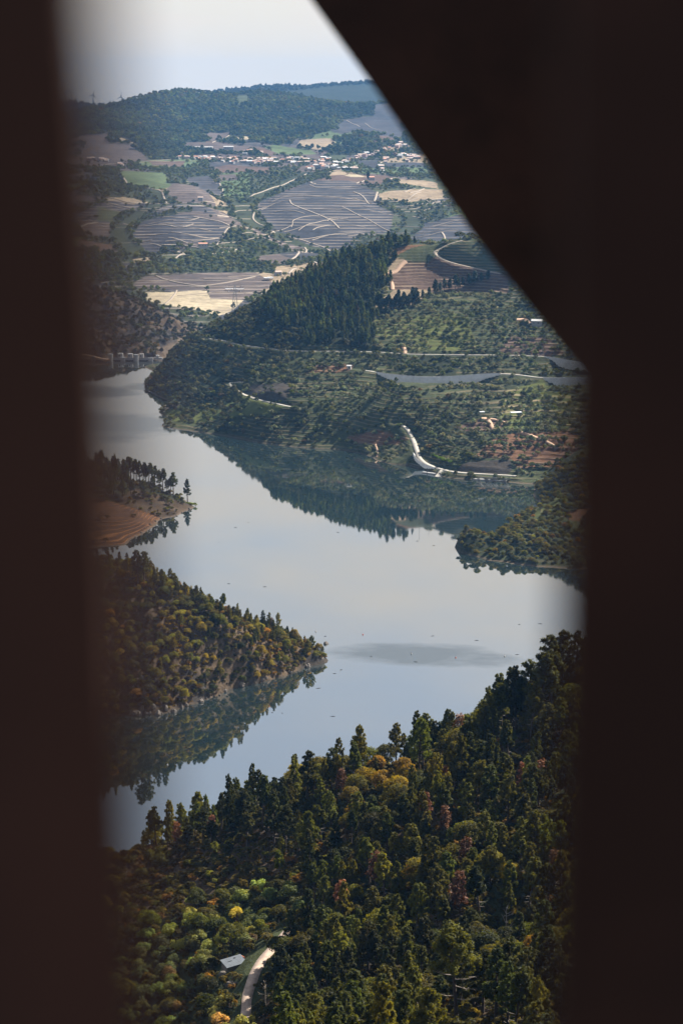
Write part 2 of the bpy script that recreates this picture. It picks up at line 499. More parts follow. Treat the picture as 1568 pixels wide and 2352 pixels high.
big_hill = Hill([W(350, 870), W(345, 900), W(385, 932), W(363, 948), W(369, 978), W(452, 990), W(551, 1007), W(617, 1020), W(716, 1030), W(798, 1036),
    W(861, 1058), W(960, 1078), W(1019, 1099), W(1072, 1101), W(1191, 1107), W(1240, 1110), W(1350, 1120),
    W(356, 840), P(370, 838, 2100), P(400, 806, 2030), P(450, 778, 1990), P(480, 762, 1965), P(520, 745, 1950), P(560, 722, 1950), P(640, 668, 1950), P(700, 636, 1950), P(760, 604, 1950),
    P(850, 572, 1950), P(920, 556, 1950), P(985, 560, 1950), P(1020, 560, 1950), P(1060, 553, 1930), P(1075, 560, 1950), P(1110, 548, 1945), P(1165, 510, 1935), P(1240, 470, 1940), P(1350, 430, 1950), P(1450, 400, 1900), P(1350, 620, 1830),
    P(420, 870, 1890), P(480, 860, 1825), P(600, 850, 1762), P(600, 940, 1668), P(450, 945, 1760), P(410, 960, 1745), P(760, 805, 1755), P(760, 700, 1840), P(650, 745, 1830), P(540, 795, 1850),
    P(900, 950, 1605), P(900, 870, 1682), P(900, 720, 1812), P(1000, 680, 1850), P(1000, 600, 1915), P(1100, 950, 1585), P(1100, 1050, 1508), P(1100, 870, 1672), P(1100, 812, 1728),
    P(1100, 700, 1825), P(1200, 950, 1592), P(1200, 1060, 1498), P(1200, 870, 1668), P(1200, 812, 1722), P(1200, 720, 1800), P(1320, 900, 1630), P(1320, 1050, 1495), P(1320, 830, 1710),
    P(750, 950, 1645), P(750, 870, 1705), P(930, 978, 1592), P(960, 1052, 1532), P(870, 1030, 1580), P(1450, 1000, 1520), P(1450, 800, 1720), P(1100, 620, 1905),
    S(340, 2020, -8), S(330, 1900, -8), S(345, 1790, -8), S(360, 1700, -8), S(450, 1672, -8), S(600, 1610, -8), S(780, 1578, -8), S(860, 1530, -8), S(1000, 1455, -8), S(1200, 1440, -8),
    S(300, 2050, -16), S(320, 1700, -16), S(600, 1560, -16), S(900, 1470, -16), S(1150, 1400, -16),
    S(400, 2160, -12), S(480, 2110, 8), S(560, 2150, 0), S(640, 2200, 10), S(760, 2200, 30), S(900, 2220, 50), S(1050, 2200, 50), S(1300, 2250, 50), S(600, 2350, -30), S(900, 2400, -30), S(1300, 2450, -20)],
    c=30, noise=(70, 4.5), seed=41)
gorge_hill = Hill([W(100, 822), W(200, 822), W(260, 820), W(340, 822), P(130, 650, 2400), P(160, 658, 2400), P(220, 668, 2400), P(290, 688, 2395), P(330, 700, 2390), P(400, 728, 2380),
    P(440, 756, 2370), P(475, 792, 2350), P(250, 760, 2260), P(320, 760, 2280), P(330, 795, 2210), P(365, 800, 2260), P(160, 760, 2260), P(390, 780, 2320), S(380, 2240, -8), S(430, 2280, -10), S(500, 2330, -12),
    P(50, 640, 2400), P(50, 760, 2260), S(100, 2140, -5), S(200, 2135, -5), S(340, 2140, -7), S(100, 2600, 20), S(300, 2600, 0), S(450, 2500, -25), S(100, 2800, -20), S(340, 2750, -30)],
    c=25, noise=(50, 9.0), seed=51)
valley = Hill([S(200, 2160, -40), S(500, 2160, -40), S(900, 2160, -40), S(1300, 2160, -40), P(430, 742, 2440), P(520, 742, 2420), S(300, 2450, -5), S(700, 2450, 5), S(1000, 2450, 5), S(1300, 2450, 5),
    P(350, 690, 2650), P(480, 695, 2640), P(620, 695, 2640), P(900, 690, 2650), P(1200, 690, 2650), P(100, 690, 2650), P(100, 640, 2800), P(200, 640, 2800), P(400, 640, 2800), P(600, 640, 2800), P(900, 620, 2850),
    P(300, 600, 2950), P(600, 600, 2950), P(200, 560, 3100), P(450, 560, 3080), P(660, 590, 3000), P(50, 560, 3100), P(450, 455, 3500), P(300, 485, 3350), P(180, 500, 3300), P(560, 500, 3350), P(620, 540, 3230),
    P(720, 575, 3180), P(900, 560, 3250), P(1050, 530, 3350), P(1200, 530, 3350), P(720, 500, 3450), P(850, 500, 3450), P(1000, 490, 3480), P(760, 420, 3850), P(900, 428, 3820), P(1050, 430, 3800), P(1250, 430, 3800),
    P(450, 428, 3750), P(590, 430, 3900), P(300, 420, 3850), P(150, 430, 3800), P(450, 377, 4500), P(650, 379, 4500), P(800, 372, 4600), P(950, 355, 4750), P(1050, 345, 4850), P(1200, 345, 4850), P(300, 372, 4500), P(150, 376, 4400),
    P(650, 345, 4900), P(500, 330, 5000), P(750, 330, 5000), P(800, 300, 5200), P(950, 300, 5200), P(1150, 300, 5200), P(400, 345, 4780), P(380, 213, 6200), P(420, 215, 6250), P(300, 236, 6000), P(250, 252, 5800), P(470, 224, 6300), P(540, 219, 6400),
    P(640, 217, 6400), P(700, 228, 6500), P(800, 252, 6500), P(860, 243, 6500), P(1000, 240, 6500), P(1200, 230, 6500), P(180, 264, 5600), P(80, 265, 5600), P(400, 280, 5500), P(600, 282, 5550), P(700, 292, 5450), P(250, 312, 5100), P(900, 270, 5900),
    S(0, 6400, 120), S(100, 6400, 130), S(180, 6400, 140), S(250, 6500, 150), S(310, 6700, 170), S(100, 7400, 60), S(400, 7400, 60), S(700, 7400, 60), S(1000, 7400, 60), S(1300, 7400, 60)], c=130, noise=(260, 9.0), seed=61, far=True)
far_ridge = Hill([P(100, 275, 8400), P(180, 275, 8400), P(260, 272, 8400), P(350, 262, 8300), P(100, 243, 9000), P(140, 241, 9000), P(185, 242, 9000), P(215, 250, 9000), P(260, 246, 8900), P(290, 243, 8900), P(380, 244, 8800), P(470, 219, 8600), P(560, 206, 8500), P(630, 200, 8500), P(700, 203, 8500), P(760, 198, 8500),
    P(845, 193, 8500), P(930, 192, 8500), P(1100, 190, 8500), P(1400, 200, 8500), P(600, 235, 7700), P(850, 235, 7700), P(300, 262, 8000), P(1100, 235, 7700), P(50, 262, 8000),
    S(0, 7100, 40), S(700, 7100, 60), S(1400, 7100, 60), S(0, 10000, 150), S(700, 10000, 150), S(1400, 10000, 150)], c=250, noise=(400, 14.0), seed=71)

# ------------------------------------------------------------------ roads and tracks
def track(hill, uv, d0, d1, step=3.0, smooth=2):
    pts = densify(hill.hit(uv, d0, d1), step, smooth)
    k = max(3, int(24 / step)) | 1
    pad = np.concatenate([np.full(k // 2, pts[0, 2]), pts[:, 2], np.full(k // 2, pts[-1, 2])])
    pts[:, 2] = np.convolve(pad, np.ones(k) / k, 'valid')
    return pts
def strip(name, pts, w, m, lift=0.0, thick=0.6, kind='structure', label=None, cat=None, hill=None, group=None):
    d = np.gradient(pts[:, :2], axis=0)
    d /= np.linalg.norm(d, axis=1)[:, None] + 1e-9
    nrm = np.stack([-d[:, 1], d[:, 0]], 1)
    wv = w * (1 + 0.12 * fbm(np.arange(len(pts)) * 0.21, np.zeros(len(pts)), 5, 3))[:, None] / 2
    L, R = pts[:, :2] + nrm * wv, pts[:, :2] - nrm * wv
    if hill is not None:
        zl, zr = (hill.h if hill is valley else hill.raw)(L[:, 0], L[:, 1]), (hill.h if hill is valley else hill.raw)(R[:, 0], R[:, 1])
    else:
        zl = zr = pts[:, 2]
    n = len(pts)
    V = np.concatenate([np.column_stack([L, zl + lift]), np.column_stack([R, zr + lift]), np.column_stack([L, zl + lift - thick]), np.column_stack([R, zr + lift - thick])])
    i = np.arange(n - 1)
    Q = np.concatenate([np.column_stack([i + n, i + n + 1, i + 1, i]), np.column_stack([i, i + 1, i + 1 + 2 * n, i + 2 * n]), np.column_stack([i + 3 * n, i + 3 * n + 1, i + n + 1, i + n])])
    o = link(name, npmesh(name, V, Q, mats=[m]))
    tag(o, label, cat, group, kind)
    return o

road_up = track(big_hill, [(452, 765), (470, 777), (520, 783), (545, 792), (600, 799), (655, 806), (720, 807), (870, 808), (930, 815), (1090, 816), (1200, 817), (1260, 819), (1330, 834), (1420, 840)], 1600, 2050)
road_mid = track(big_hill, [(800, 846), (845, 852), (870, 857), (920, 863), (970, 867), (1050, 865), (1110, 859), (1160, 858), (1200, 862), (1240, 869), (1330, 868), (1420, 866)], 1560, 1850)
road_loop = track(big_hill, cv(6, [(830, 312), (760, 310), (722, 322), (760, 355), (800, 388), (900, 428), (1080, 467), (1180, 488), (1215, 500)]), 1440, 1850)
road_low = track(big_hill, cv(5, [(150, 860), (190, 868), (215, 885), (240, 930), (268, 985), (290, 1040), (302, 1100), (340, 1140), (420, 1172), (540, 1200), (700, 1215), (900, 1222), (980, 1228)]), 1440, 1850)
hill_track = track(big_hill, cv(4, [(1480, 190), (1400, 212), (1340, 236), (1285, 272), (1292, 310), (1400, 352), (1568, 392), (1750, 430)]), 1750, 1990)
def gully(pts, u0, u1, depth):
    "hollow in the slope that the road crosses on a retaining wall"
    uu = UV(pts[:, 0], pts[:, 1], pts[:, 2])[0]
    k = np.nonzero((uu >= u0) & (uu <= u1))[0]
    sg = pts[k[0]:k[-1] + 1]
    d = np.gradient(sg[:, :2], axis=0); d /= np.linalg.norm(d, axis=1)[:, None]
    nr = np.stack([d[:, 1], -d[:, 0]], 1)
    nr *= np.sign(-nr[:, 1])[:, None]
    t = np.linspace(0, 1, len(sg))
    return np.column_stack([sg[:, :2] + nr * 11.0, depth * np.clip(np.sin(np.pi * t) * 1.4, 0, 1)])
big_hill.carve = [(gully(road_mid, 868, 1155, 11.0), 9.0), (gully(road_mid, 1240, 1400, 10.0), 9.0), (gully(road_up, 1250, 1400, 9.0), 9.0), (gully(road_low, 958, 1005, 3.0), 8.0)]
big_hill.roads = [(road_up, 3.4), (road_mid, 3.4), (road_low, 3.6), (road_loop, 3.2), (hill_track, 4.0)]
shed_road = track(near_hill, [(668, 2132), (650, 2150), (622, 2175), (603, 2200), (588, 2232), (578, 2262), (566, 2295), (566, 2325), (562, 2345)], 300, 560, 1.5)
near_hill.roads = [(shed_road, 1.9)]

# ------------------------------------------------------------------ painted field maps (what grows on each plot of ground)
C = dict(scrub=(0.024, 0.029, 0.013), forest=(0.016, 0.020, 0.010), tan=(0.175, 0.135, 0.09), pale=(0.25, 0.21, 0.145), mauve=(0.060, 0.047, 0.043), slate=(0.026, 0.026, 0.030),
         brown=(0.068, 0.044, 0.034), green=(0.055, 0.078, 0.032), olivef=(0.038, 0.046, 0.021), red=(0.105, 0.055, 0.030), lime=(0.062, 0.072, 0.020), rock=(0.035, 0.030, 0.026), earth=(0.066, 0.047, 0.030))
GULLY = [(2, [(420, 735), (300, 790), (130, 860), (-40, 920), (-80, 990), (20, 1070), (140, 1130), (240, 1190), (420, 1250), (580, 1310)]), (1, [(1260, 900), (1330, 960), (1400, 1000), (1470, 1080)]),
         (1, [(1100, 960), (980, 940), (840, 930), (700, 985), (560, 1060), (470, 1150), (520, 1220), (600, 1290)]), (1, [(1240, 1240), (1120, 1260), (960, 1275), (800, 1290)]), (2, [(960, 940), (1080, 1000), (1160, 1080), (1050, 1170)]), (1, [(300, 820), (470, 810), (650, 850), (780, 890)])]
# (crop, colour, terrace strength, tree density 0..1, outline)
VALLEY = [
    (1, 'scrub', .2, .7, [(690, 740), (930, 730), (1130, 740), (1100, 800), (940, 800), (820, 840), (700, 770)]), (1, 'green', .2, .6, [(1200, 770), (1568, 770), (1568, 930), (1420, 1000), (1300, 930), (1210, 860)]),
    (2, 'scrub', .3, .65, [(0, 720), (380, 740), (600, 760), (420, 810), (180, 880), (0, 900)]), (1, 'scrub', .1, .8, [(1270, 1130), (1400, 1130), (1568, 1190), (1568, 1307), (1200, 1307), (1180, 1240)]),
    (2, 'scrub', 0, .8, [(0, 960), (60, 930), (60, 1060), (200, 1130), (160, 1180), (0, 1090)]), (2, 'scrub', .1, .6, [(580, 590), (900, 560), (1080, 540), (900, 620), (720, 650), (560, 650)]), (2, 'green', .2, .6, [(620, 690), (900, 700), (1200, 700), (1240, 760), (900, 780), (640, 760)]),
    (1, 'forest', 0, 1, [(0, 330), (220, 345), (500, 280), (800, 190), (1000, 215), (1568, 180), (1568, 575), (1400, 550), (1270, 500), (1050, 475), (1090, 560), (920, 600), (900, 680), (700, 680), (600, 560), (350, 480), (0, 480)]),
    (2, 'forest', 0, 1, [(0, 200), (400, 240), (700, 300), (900, 280), (860, 370), (640, 400), (540, 480), (330, 530), (280, 570), (0, 560)]),
    (1, 'olivef', 0, 0, [(1300, 230), (1385, 230), (1390, 290), (1308, 292)]),
    (2, 'slate', .5, 0, [(880, 290), (980, 290), (1080, 480), (1060, 540), (850, 500), (640, 500), (560, 480), (650, 405), (860, 375)]),
    (1, 'mauve', .2, 0, [(1060, 475), (1270, 480), (1240, 520), (1130, 560)]), (1, 'pale', 0, 0, [(1270, 515), (1390, 520), (1385, 540), (1290, 535)]),
    (1, 'mauve', .1, 0, [(930, 560), (1180, 560), (1480, 590), (1330, 640), (1190, 620), (940, 600)]),
    (1, 'mauve', .3, 0, [(250, 560), (480, 565), (640, 630), (700, 690), (200, 680)]), (1, 'brown', .3, 0, [(690, 692), (940, 690), (930, 735), (720, 722)]),
    (1, 'brown', 0, 0, [(1150, 735), (1250, 712), (1530, 730), (1525, 768), (1180, 765)]), (2, 'green', .1, 0, [(90, 590), (180, 575), (420, 610), (470, 640), (200, 640)]),
    (2, 'brown', .1, 0, [(30, 600), (90, 592), (190, 640), (110, 655), (40, 630)]), (2, 'tan', 1, 0, [(350, 540), (560, 530), (600, 560), (500, 610), (400, 600), (330, 575)]),
    (2, 'olivef', 0, 0, [(540, 650), (680, 645), (640, 690), (560, 690)]), (2, 'slate', .1, 0, [(740, 690), (900, 680), (880, 740), (760, 720)]), (2, 'slate', .1, 0, [(930, 700), (1200, 700), (1230, 730), (960, 730)]),
    (1, 'green', .2, 0, [(480, 770), (520, 758), (800, 770), (850, 850), (700, 850), (520, 815)]), (1, 'mauve', .5, 0, [(800, 860), (950, 850), (1170, 950), (1000, 935), (850, 925)]),
    (1, 'green', 0, .5, [(1190, 830), (1310, 830), (1260, 900), (1210, 900)]), (1, 'mauve', .1, 0, [(1160, 785), (1290, 780), (1320, 820), (1190, 825)]),
    (1, 'tan', 0, 0, [(380, 950), (720, 930), (580, 970), (400, 970)]), (1, 'olivef', .2, 0, [(330, 1010), (520, 1010), (500, 1075), (330, 1085)]), (1, 'scrub', .2, .7, [(200, 830), (540, 830), (770, 880), (780, 920), (380, 940), (200, 930)]),
    (1, 'slate', 1, 0, [(700, 940), (1000, 935), (1240, 1010), (1160, 1060), (650, 1050)]), (1, 'slate', 1, 0, [(500, 1100), (960, 1060), (1250, 1150), (1160, 1240), (480, 1250)]),
    (1, 'mauve', .6, 0, [(1010, 940), (1150, 960), (1250, 1010), (1450, 1090), (1440, 1130), (1250, 1140), (1180, 1060)]), (1, 'scrub', .1, .9, [(440, 1050), (560, 990), (700, 1000), (700, 1040), (1000, 1020), (980, 1050), (650, 1070), (560, 1200), (450, 1190)]),
    (1, 'slate', .3, 0, [(950, 810), (1110, 790), (1190, 890), (1060, 870)]), (1, 'mauve', .8, 0, [(200, 1110), (450, 1080), (460, 1190), (220, 1190)]),
    (2, 'slate', 1, 0, [(200, 900), (430, 815), (700, 830), (880, 900), (1000, 1000), (980, 1140), (800, 1200), (600, 1280), (150, 1120), (50, 1000), (60, 910)]),
    (2, 'brown', .1, 0, [(560, 790), (700, 780), (960, 790), (1020, 805), (900, 860), (700, 825), (560, 825)]), (2, 'tan', 0, 0, [(890, 910), (1210, 885), (1340, 890), (1350, 950), (1100, 950), (920, 925)]),
    (2, 'tan', 0, 0, [(1040, 815), (1300, 840), (1310, 880), (1030, 840)]), (2, 'pale', 0, 0, [(650, 785), (740, 780), (830, 800), (700, 800)]), (2, 'green', .1, .3, [(960, 760), (1220, 745), (1260, 780), (1000, 790)]),
    (2, 'slate', .8, 0, [(1100, 1090), (1480, 1060), (1600, 1200), (1568, 1280), (1260, 1260), (1000, 1190)]), (2, 'scrub', .2, .6, [(870, 960), (1250, 960), (1400, 1000), (1300, 1060), (1100, 1080), (1000, 1020)]),
    (3, 'pale', 0, 0, [(650, 475), (1090, 460), (1120, 520), (1350, 530), (1280, 590), (1180, 635), (1080, 605), (800, 560), (690, 530)]),
    (3, 'mauve', 1, 0, [(650, 360), (1430, 335), (1568, 420), (1350, 525), (1120, 520), (1100, 455), (560, 440)]), (3, 'scrub', 0, 1, [(560, 300), (700, 240), (1000, 190), (1350, 180), (1568, 280), (1568, 340), (1430, 330), (700, 340), (600, 400), (520, 440)]),
    (3, 'olivef', 1, 0, [(750, 190), (800, 130), (1040, 150), (1000, 190), (880, 240), (760, 230)]), (3, 'brown', .4, 0, [(190, 180), (200, 90), (470, 100), (470, 160)]), (3, 'slate', 1, 0, [(480, 160), (480, 100), (780, 100), (740, 140)]),
    (3, 'tan', .8, 0, [(580, 240), (740, 225), (690, 260), (590, 265)]), (3, 'olivef', .8, 0, [(1050, 190), (1300, 125), (1400, 150), (1280, 185), (1110, 200)]), (3, 'forest', 0, 1, [(0, 380), (130, 170), (380, 160), (530, 300), (550, 400), (0, 430)]),
    (3, 'scrub', 1, .5, [(800, 560), (1080, 605), (1180, 635), (1150, 720), (1000, 720), (850, 620)]),
    (4, 'mauve', .8, 0, [(0, 60), (150, 110), (370, 190), (420, 260), (300, 270), (180, 200), (50, 150)]), (4, 'mauve', .9, 0, [(20, 310), (200, 290), (300, 330), (240, 365), (80, 345)]), (4, 'scrub', 0, .9, [(0, 170), (150, 180), (300, 280), (200, 290), (20, 310)]),
]
BIG = [
    (0, 'forest', 0, 1, [(470, 778), (560, 705), (640, 650), (760, 585), (920, 535), (985, 555), (880, 590), (915, 610), (890, 650), (860, 700), (845, 800), (650, 803), (480, 782)]),
    (4, 'olivef', .15, 0, [(1020, 300), (1100, 240), (1240, 222), (1370, 215), (1270, 290), (1300, 335), (1180, 345), (1090, 335)]),
    (4, 'brown', 1, 0, [(1060, 360), (1100, 345), (1300, 335), (1568, 400), (1800, 440), (1800, 560), (1568, 545), (1000, 540), (960, 450), (1040, 400)]),
    (4, 'tan', .15, 0, [(870, 640), (1000, 540), (1260, 545), (1200, 600), (1110, 650), (950, 680), (880, 665)]),
    (4, 'olivef', 1, 0, [(1385, 222), (1480, 190), (1800, 220), (1800, 420), (1568, 380), (1320, 330), (1285, 290)]),
    (4, 'red', .3, 0, [(860, 310), (1200, 225), (1240, 225), (1090, 265), (1015, 305)]), (4, 'tan', .3, 0, [(1010, 320), (1090, 335), (1060, 360), (1000, 430), (930, 440)]),
    (4, 'lime', .6, .8, [(820, 760), (900, 740), (1040, 740), (1100, 720), (1110, 760), (1050, 900), (900, 860), (830, 800)]),
    (4, 'lime', .5, .9, [(1060, 740), (1300, 700), (1500, 720), (1568, 900), (1568, 960), (1100, 960), (1060, 860)]),
    (5, 'lime', 1, .8, [(900, 640), (1150, 560), (1420, 640), (1420, 880), (900, 900), (860, 800)]), (5, 'red', .9, .7, [(700, 1090), (840, 960), (1000, 920), (1400, 890), (1430, 1150), (1000, 1180), (950, 1110)]),
    (5, 'brown', .9, .7, [(560, 880), (740, 820), (930, 830), (860, 920), (620, 910)]), (5, 'rock', .1, 0, [(560, 1180), (640, 1130), (940, 1120), (960, 1190), (900, 1210), (560, 1195)]),
    (5, 'brown', 1, .8, [(870, 330), (950, 250), (1200, 260), (1330, 380), (860, 380)]), (5, 'forest', 0, .9, [(280, 480), (330, 400), (470, 395), (560, 440), (570, 520), (300, 525)]),
    (4, 'red', 1, .7, [(480, 1060), (720, 1060), (700, 1110), (500, 1110), (380, 1120)]), (6, 'lime', 0, .7, [(270, 530), (400, 480), (520, 440), (600, 450), (1080, 460), (1180, 490), (1000, 560), (700, 560), (400, 590), (300, 590)]),
    (6, 'rock', .1, .15, [(880, 330), (1160, 350), (1120, 440), (920, 420), (840, 370)]), (6, 'tan', 0, 0, [(230, 520), (300, 480), (400, 475), (280, 505)]), (5, 'red', .9, .2, [(-200, 950), (20, 900), (200, 970), (240, 990), (30, 1010), (-150, 1000)]),
]
PEN = [(0, 'red', 1, 0.02, [(100, 1190), (160, 1135), (250, 1150), (300, 1165), (345, 1180), (370, 1192), (320, 1232), (290, 1254), (200, 1268), (60, 1280)])]
RSP = [(0, 'lime', 1, .25, [(1210, 1200), (1230, 1165), (1300, 1135), (1310, 1150), (1260, 1175), (1230, 1205)]), (0, 'red', 0, 0, [(1285, 1182), (1340, 1168), (1380, 1170), (1380, 1182), (1330, 1190), (1335, 1200), (1310, 1195)])]
NEAR = [(0, 'olivef', 0, .75, [(230, 2500), (250, 2280), (300, 2190), (360, 2120), (460, 2080), (600, 2040), (690, 2050), (695, 2100), (650, 2150), (600, 2200), (575, 2352), (600, 2500)])]
def resolve(hill, table, d0, d1):
    flat = [p for t in table for p in cv(t[0], t[4])]
    w = hill.hit(flat, d0, d1)
    out, k = [], 0
    for t in table:
        n = len(t[4])
        out.append((C[t[1]], t[2], t[3], w[k:k + n, :2], t[1]))
        k += n
    return out
near_p = resolve(near_hill, NEAR, 260, 620)
pen_p = resolve(peninsula, PEN, 1180, 1420)
rsp_p = resolve(right_spur, RSP, 1150, 1450)
big_p = resolve(big_hill, BIG, 1440, 2000)
val_p = resolve(valley, VALLEY, 2400, 6600)

gully_lines = [densify(valley.hit(cv(c, p), 2400, 6600), 10, 2) for c, p in GULLY]
valley.carve = [(np.column_stack([g[:, :2], np.full(len(g), 9.0)]), 62.0) for g in gully_lines]
def patchwork(x, y, size, seed):
    "irregular plots: index of the nearest of jittered sites, and closeness to a border"
    gx, gy = np.floor(x / size), np.floor(y / (size * 1.6))
    best = np.full(len(x), 1e18); second = best.copy(); bid = np.zeros(len(x))
    for i in (-1, 0, 1):
        for j in (-1, 0, 1):
            cx, cy = gx + i, gy + j
            px = (cx + lattice(cx, cy, seed)) * size
            py = (cy + lattice(cx, cy, seed + 1)) * size * 1.6
            d = (x - px) ** 2 + ((y - py) / 1.6) ** 2
            idv = lattice(cx, cy, seed + 2)
            nb = d < best
            second = np.where(nb, best, np.minimum(second, d))
            bid = np.where(nb, idv, bid)
            best = np.where(nb, d, best)
    return bid, np.sqrt(second) - np.sqrt(best)
def ground_at(which, x, y, z):
    "colour, terrace strength and tree density of the ground"
    n = len(x)
    col = np.tile(np.array(C['scrub']), (n, 1)); rows = np.zeros(n); den = np.full(n, 0.85)
    nz = fbm(x / 45, y / 45, 91, 4)
    if which == 'valley':
        bid, edge = patchwork(x, y, 150, 7)
        pal = ['slate', 'mauve', 'olivef', 'slate', 'brown', 'green', 'scrub', 'mauve', 'tan', 'slate']
        k = np.clip((bid * len(pal)).astype(int), 0, len(pal) - 1)
        col = np.array([C[p] for p in pal])[k]
        rows = np.where(np.isin(k, (0, 3, 7, 9)), 1.0, .2)
        den = np.where(k == 6, .9, np.where(edge < 30, .9, .06))
        gl = np.abs(fbm(x / 260, y / 420, 67, 3)) < .045
        hedge = (edge < 16) | gl
        den = np.where(gl, .9, den)
        col[hedge] = C['scrub']
        polys = val_p
    elif which == 'big':
        col = np.where(nz[:, None] > .12, np.array(C['olivef']), np.array(C['scrub']) * 1.35)
        col = np.where((nz < -.18)[:, None], np.array(C['scrub']), col)
        rows[:] = .55; den[:] = .78
        polys = big_p
    elif which == 'near':
        col = np.where(nz[:, None] > .1, np.array(C['earth']), np.array(C['scrub']) * 1.2)
        den[:] = 1; polys = near_p
    elif which == 'left_spur':
        col = np.where(nz[:, None] > .0, np.array(C['earth']) * 1.05, np.array(C['rock']))
        den[:] = .92; polys = []
    elif which == 'pen':
        col = np.where(nz[:, None] > .0, np.array(C['earth']), np.array(C['scrub'])); den[:] = .7; polys = pen_p
    elif which == 'rsp':
        col = np.where(nz[:, None] > .05, np.array(C['olivef']), np.array(C['scrub'])); den[:] = .9; rows[:] = .2; polys = rsp_p
    elif which == 'gorge':
        col = np.where(nz[:, None] > .0, np.array(C['earth']), np.array(C['rock'])); den[:] = .75; polys = []
    else:
        col[:] = C['forest']; den[:] = 1; polys = []
    for c, r, d, poly, nm in polys:
        m = inside(poly, x, y)
        col[m] = c; rows[m] = r; den[m] = d
    if which == 'valley':
        wobl = 14 * fbm(x / 60, y / 60, 29, 3)
        for g in gully_lines:
            dm, _ = nearest(g, x, y, 60)
            k = dm + wobl < 20
            col[k] = C['scrub']; rows[k] = 0; den[k] = .95
    shore = np.clip((0.9 - z) / 0.7, 0, 1)[:, None]
    if which == 'pen':
        col = col * (0.35 + 0.6 * vnoise(x / 9, y / 9, 12))[:, None]
    if which not in ('valley', 'far'):
        col = col * (1 - shore) + np.array((0.04, 0.033, 0.026) if which == 'left_spur' else (0.09, 0.068, 0.05)) * shore
        den = np.where(z < 0.5, 0, den)
    return np.array(col, float), rows, den

def sheet(name, hill, which, xr, yr, nx, ny, m, fan=False, label=None, micro=0.0, geom=False, terr=0.0):
    t = np.linspace(0, 1, ny)
    ys = yr[0] * (yr[1] / yr[0]) ** t if geom else yr[0] + (yr[1] - yr[0]) * t
    xs = np.linspace(xr[0], xr[1], nx)
    if fan:
        X = xs[None, :] * ys[:, None] / yr[1]
        Y = np.repeat(ys[:, None], nx, 1)
    else:
        X, Y = np.meshgrid(xs, ys)
    x, y = X.ravel(), Y.ravel()
    z = hill.h(x, y)
    col, rows, den = ground_at(which, x, y, z)
    if micro:
        z = z + micro * fbm(x / 7, y / 7, 5, 4) * (den > .3)
    if terr:
        q = (z + 1.2 * fbm(x / 50, y / 50, 8, 2)) / terr
        f = q - np.floor(q)
        st = np.clip((f - .62) / .38, 0, 1); st = st * st * (3 - 2 * st)
        amt = np.clip((rows - .25) * 2, 0, 1) * np.clip((z - 1) / 2, 0, 1)
        for pts, w in hill.roads:
            dm, _ = nearest(pts, x, y, 14)
            amt *= np.clip((dm - w * 2) / 4, 0, 1)
        z = z + (st - f) * terr * amt * .8
    i, j = np.meshgrid(np.arange(nx - 1), np.arange(ny - 1))
    a = (j * nx + i).ravel()
    me = npmesh(name, np.column_stack([x, y, z]), np.column_stack([a, a + 1, a + nx + 1, a + nx]), mats=[m], smooth=True)
    ca = me.color_attributes.new('Col', 'FLOAT_COLOR', 'POINT')
    ca.data.foreach_set('color', np.column_stack([col, np.ones(len(x))]).astype(np.float32).ravel())
    ra = me.attributes.new('rows', 'FLOAT', 'POINT')
    ra.data.foreach_set('value', rows.astype(np.float32))
    o = link(name, me)
    tag(o, label, None, None, 'structure')
    return o
gm_near = ground_mat('forest_floor', 2.0, 0.03, grain=0.7)
gm_pen = ground_mat('terraced_bank', 0.85, 0.012, line=(0.27, 0.12, 0.045), grain=0.5)
gm_rock = ground_mat('rocky_bank', 2.5, 0.03, grain=0.45, gain=1.0)
gm_big = ground_mat('terraced_hillside', 2.6, 0.010, line=(0.22, 0.165, 0.11), grain=0.2)
gm_val = ground_mat('vineyard_valley', 4.6, 0.0040, line=(0.24, 0.20, 0.17), grain=0.07, gain=1.1, run=0.06)
sheet('near_hillside', near_hill, 'near', (-260, 240), (-60, 760), 260, 410, gm_near, micro=.8, label='wooded slope falling from the viewpoint to the river')
sheet('left_rocky_headland', left_spur, 'left_spur', (-330, 30), (850, 1130), 260, 220, gm_rock, micro=3.0, label='rocky wooded headland running out into the river from the left')
sheet('left_terraced_headland', peninsula, 'pen', (-420, -60), (1200, 1500), 300, 260, gm_pen, micro=.4, terr=0.85, label='low headland with brown terraces and a row of pines')
sheet('right_headland', right_spur, 'rsp', (40, 420), (1150, 1500), 200, 190, gm_big, micro=.8, label='bushy headland entering the river from the right')
sheet('far_bank_hill', big_hill, 'big', (-260, 480), (1400, 2450), 500, 760, gm_big, micro=.8, terr=2.6, label='hill with pines, olive terraces and roads on the far bank')
sheet('gorge_hill', gorge_hill, 'gorge', (-520, -60), (2110, 2800), 200, 260, gm_rock, micro=5.0, label='steep dark hill above the dam')
sheet('vineyard_valley', valley, 'valley', (-1500, 1500), (2160, 7400), 760, 760, gm_val, fan=True, geom=True, label='broad valley of vineyards and fields below the village')
sheet('far_ridge', far_ridge, 'far', (-2600, 2600), (7100, 10000), 300, 120, gm_val, label='distant wooded ridge on the skyline')

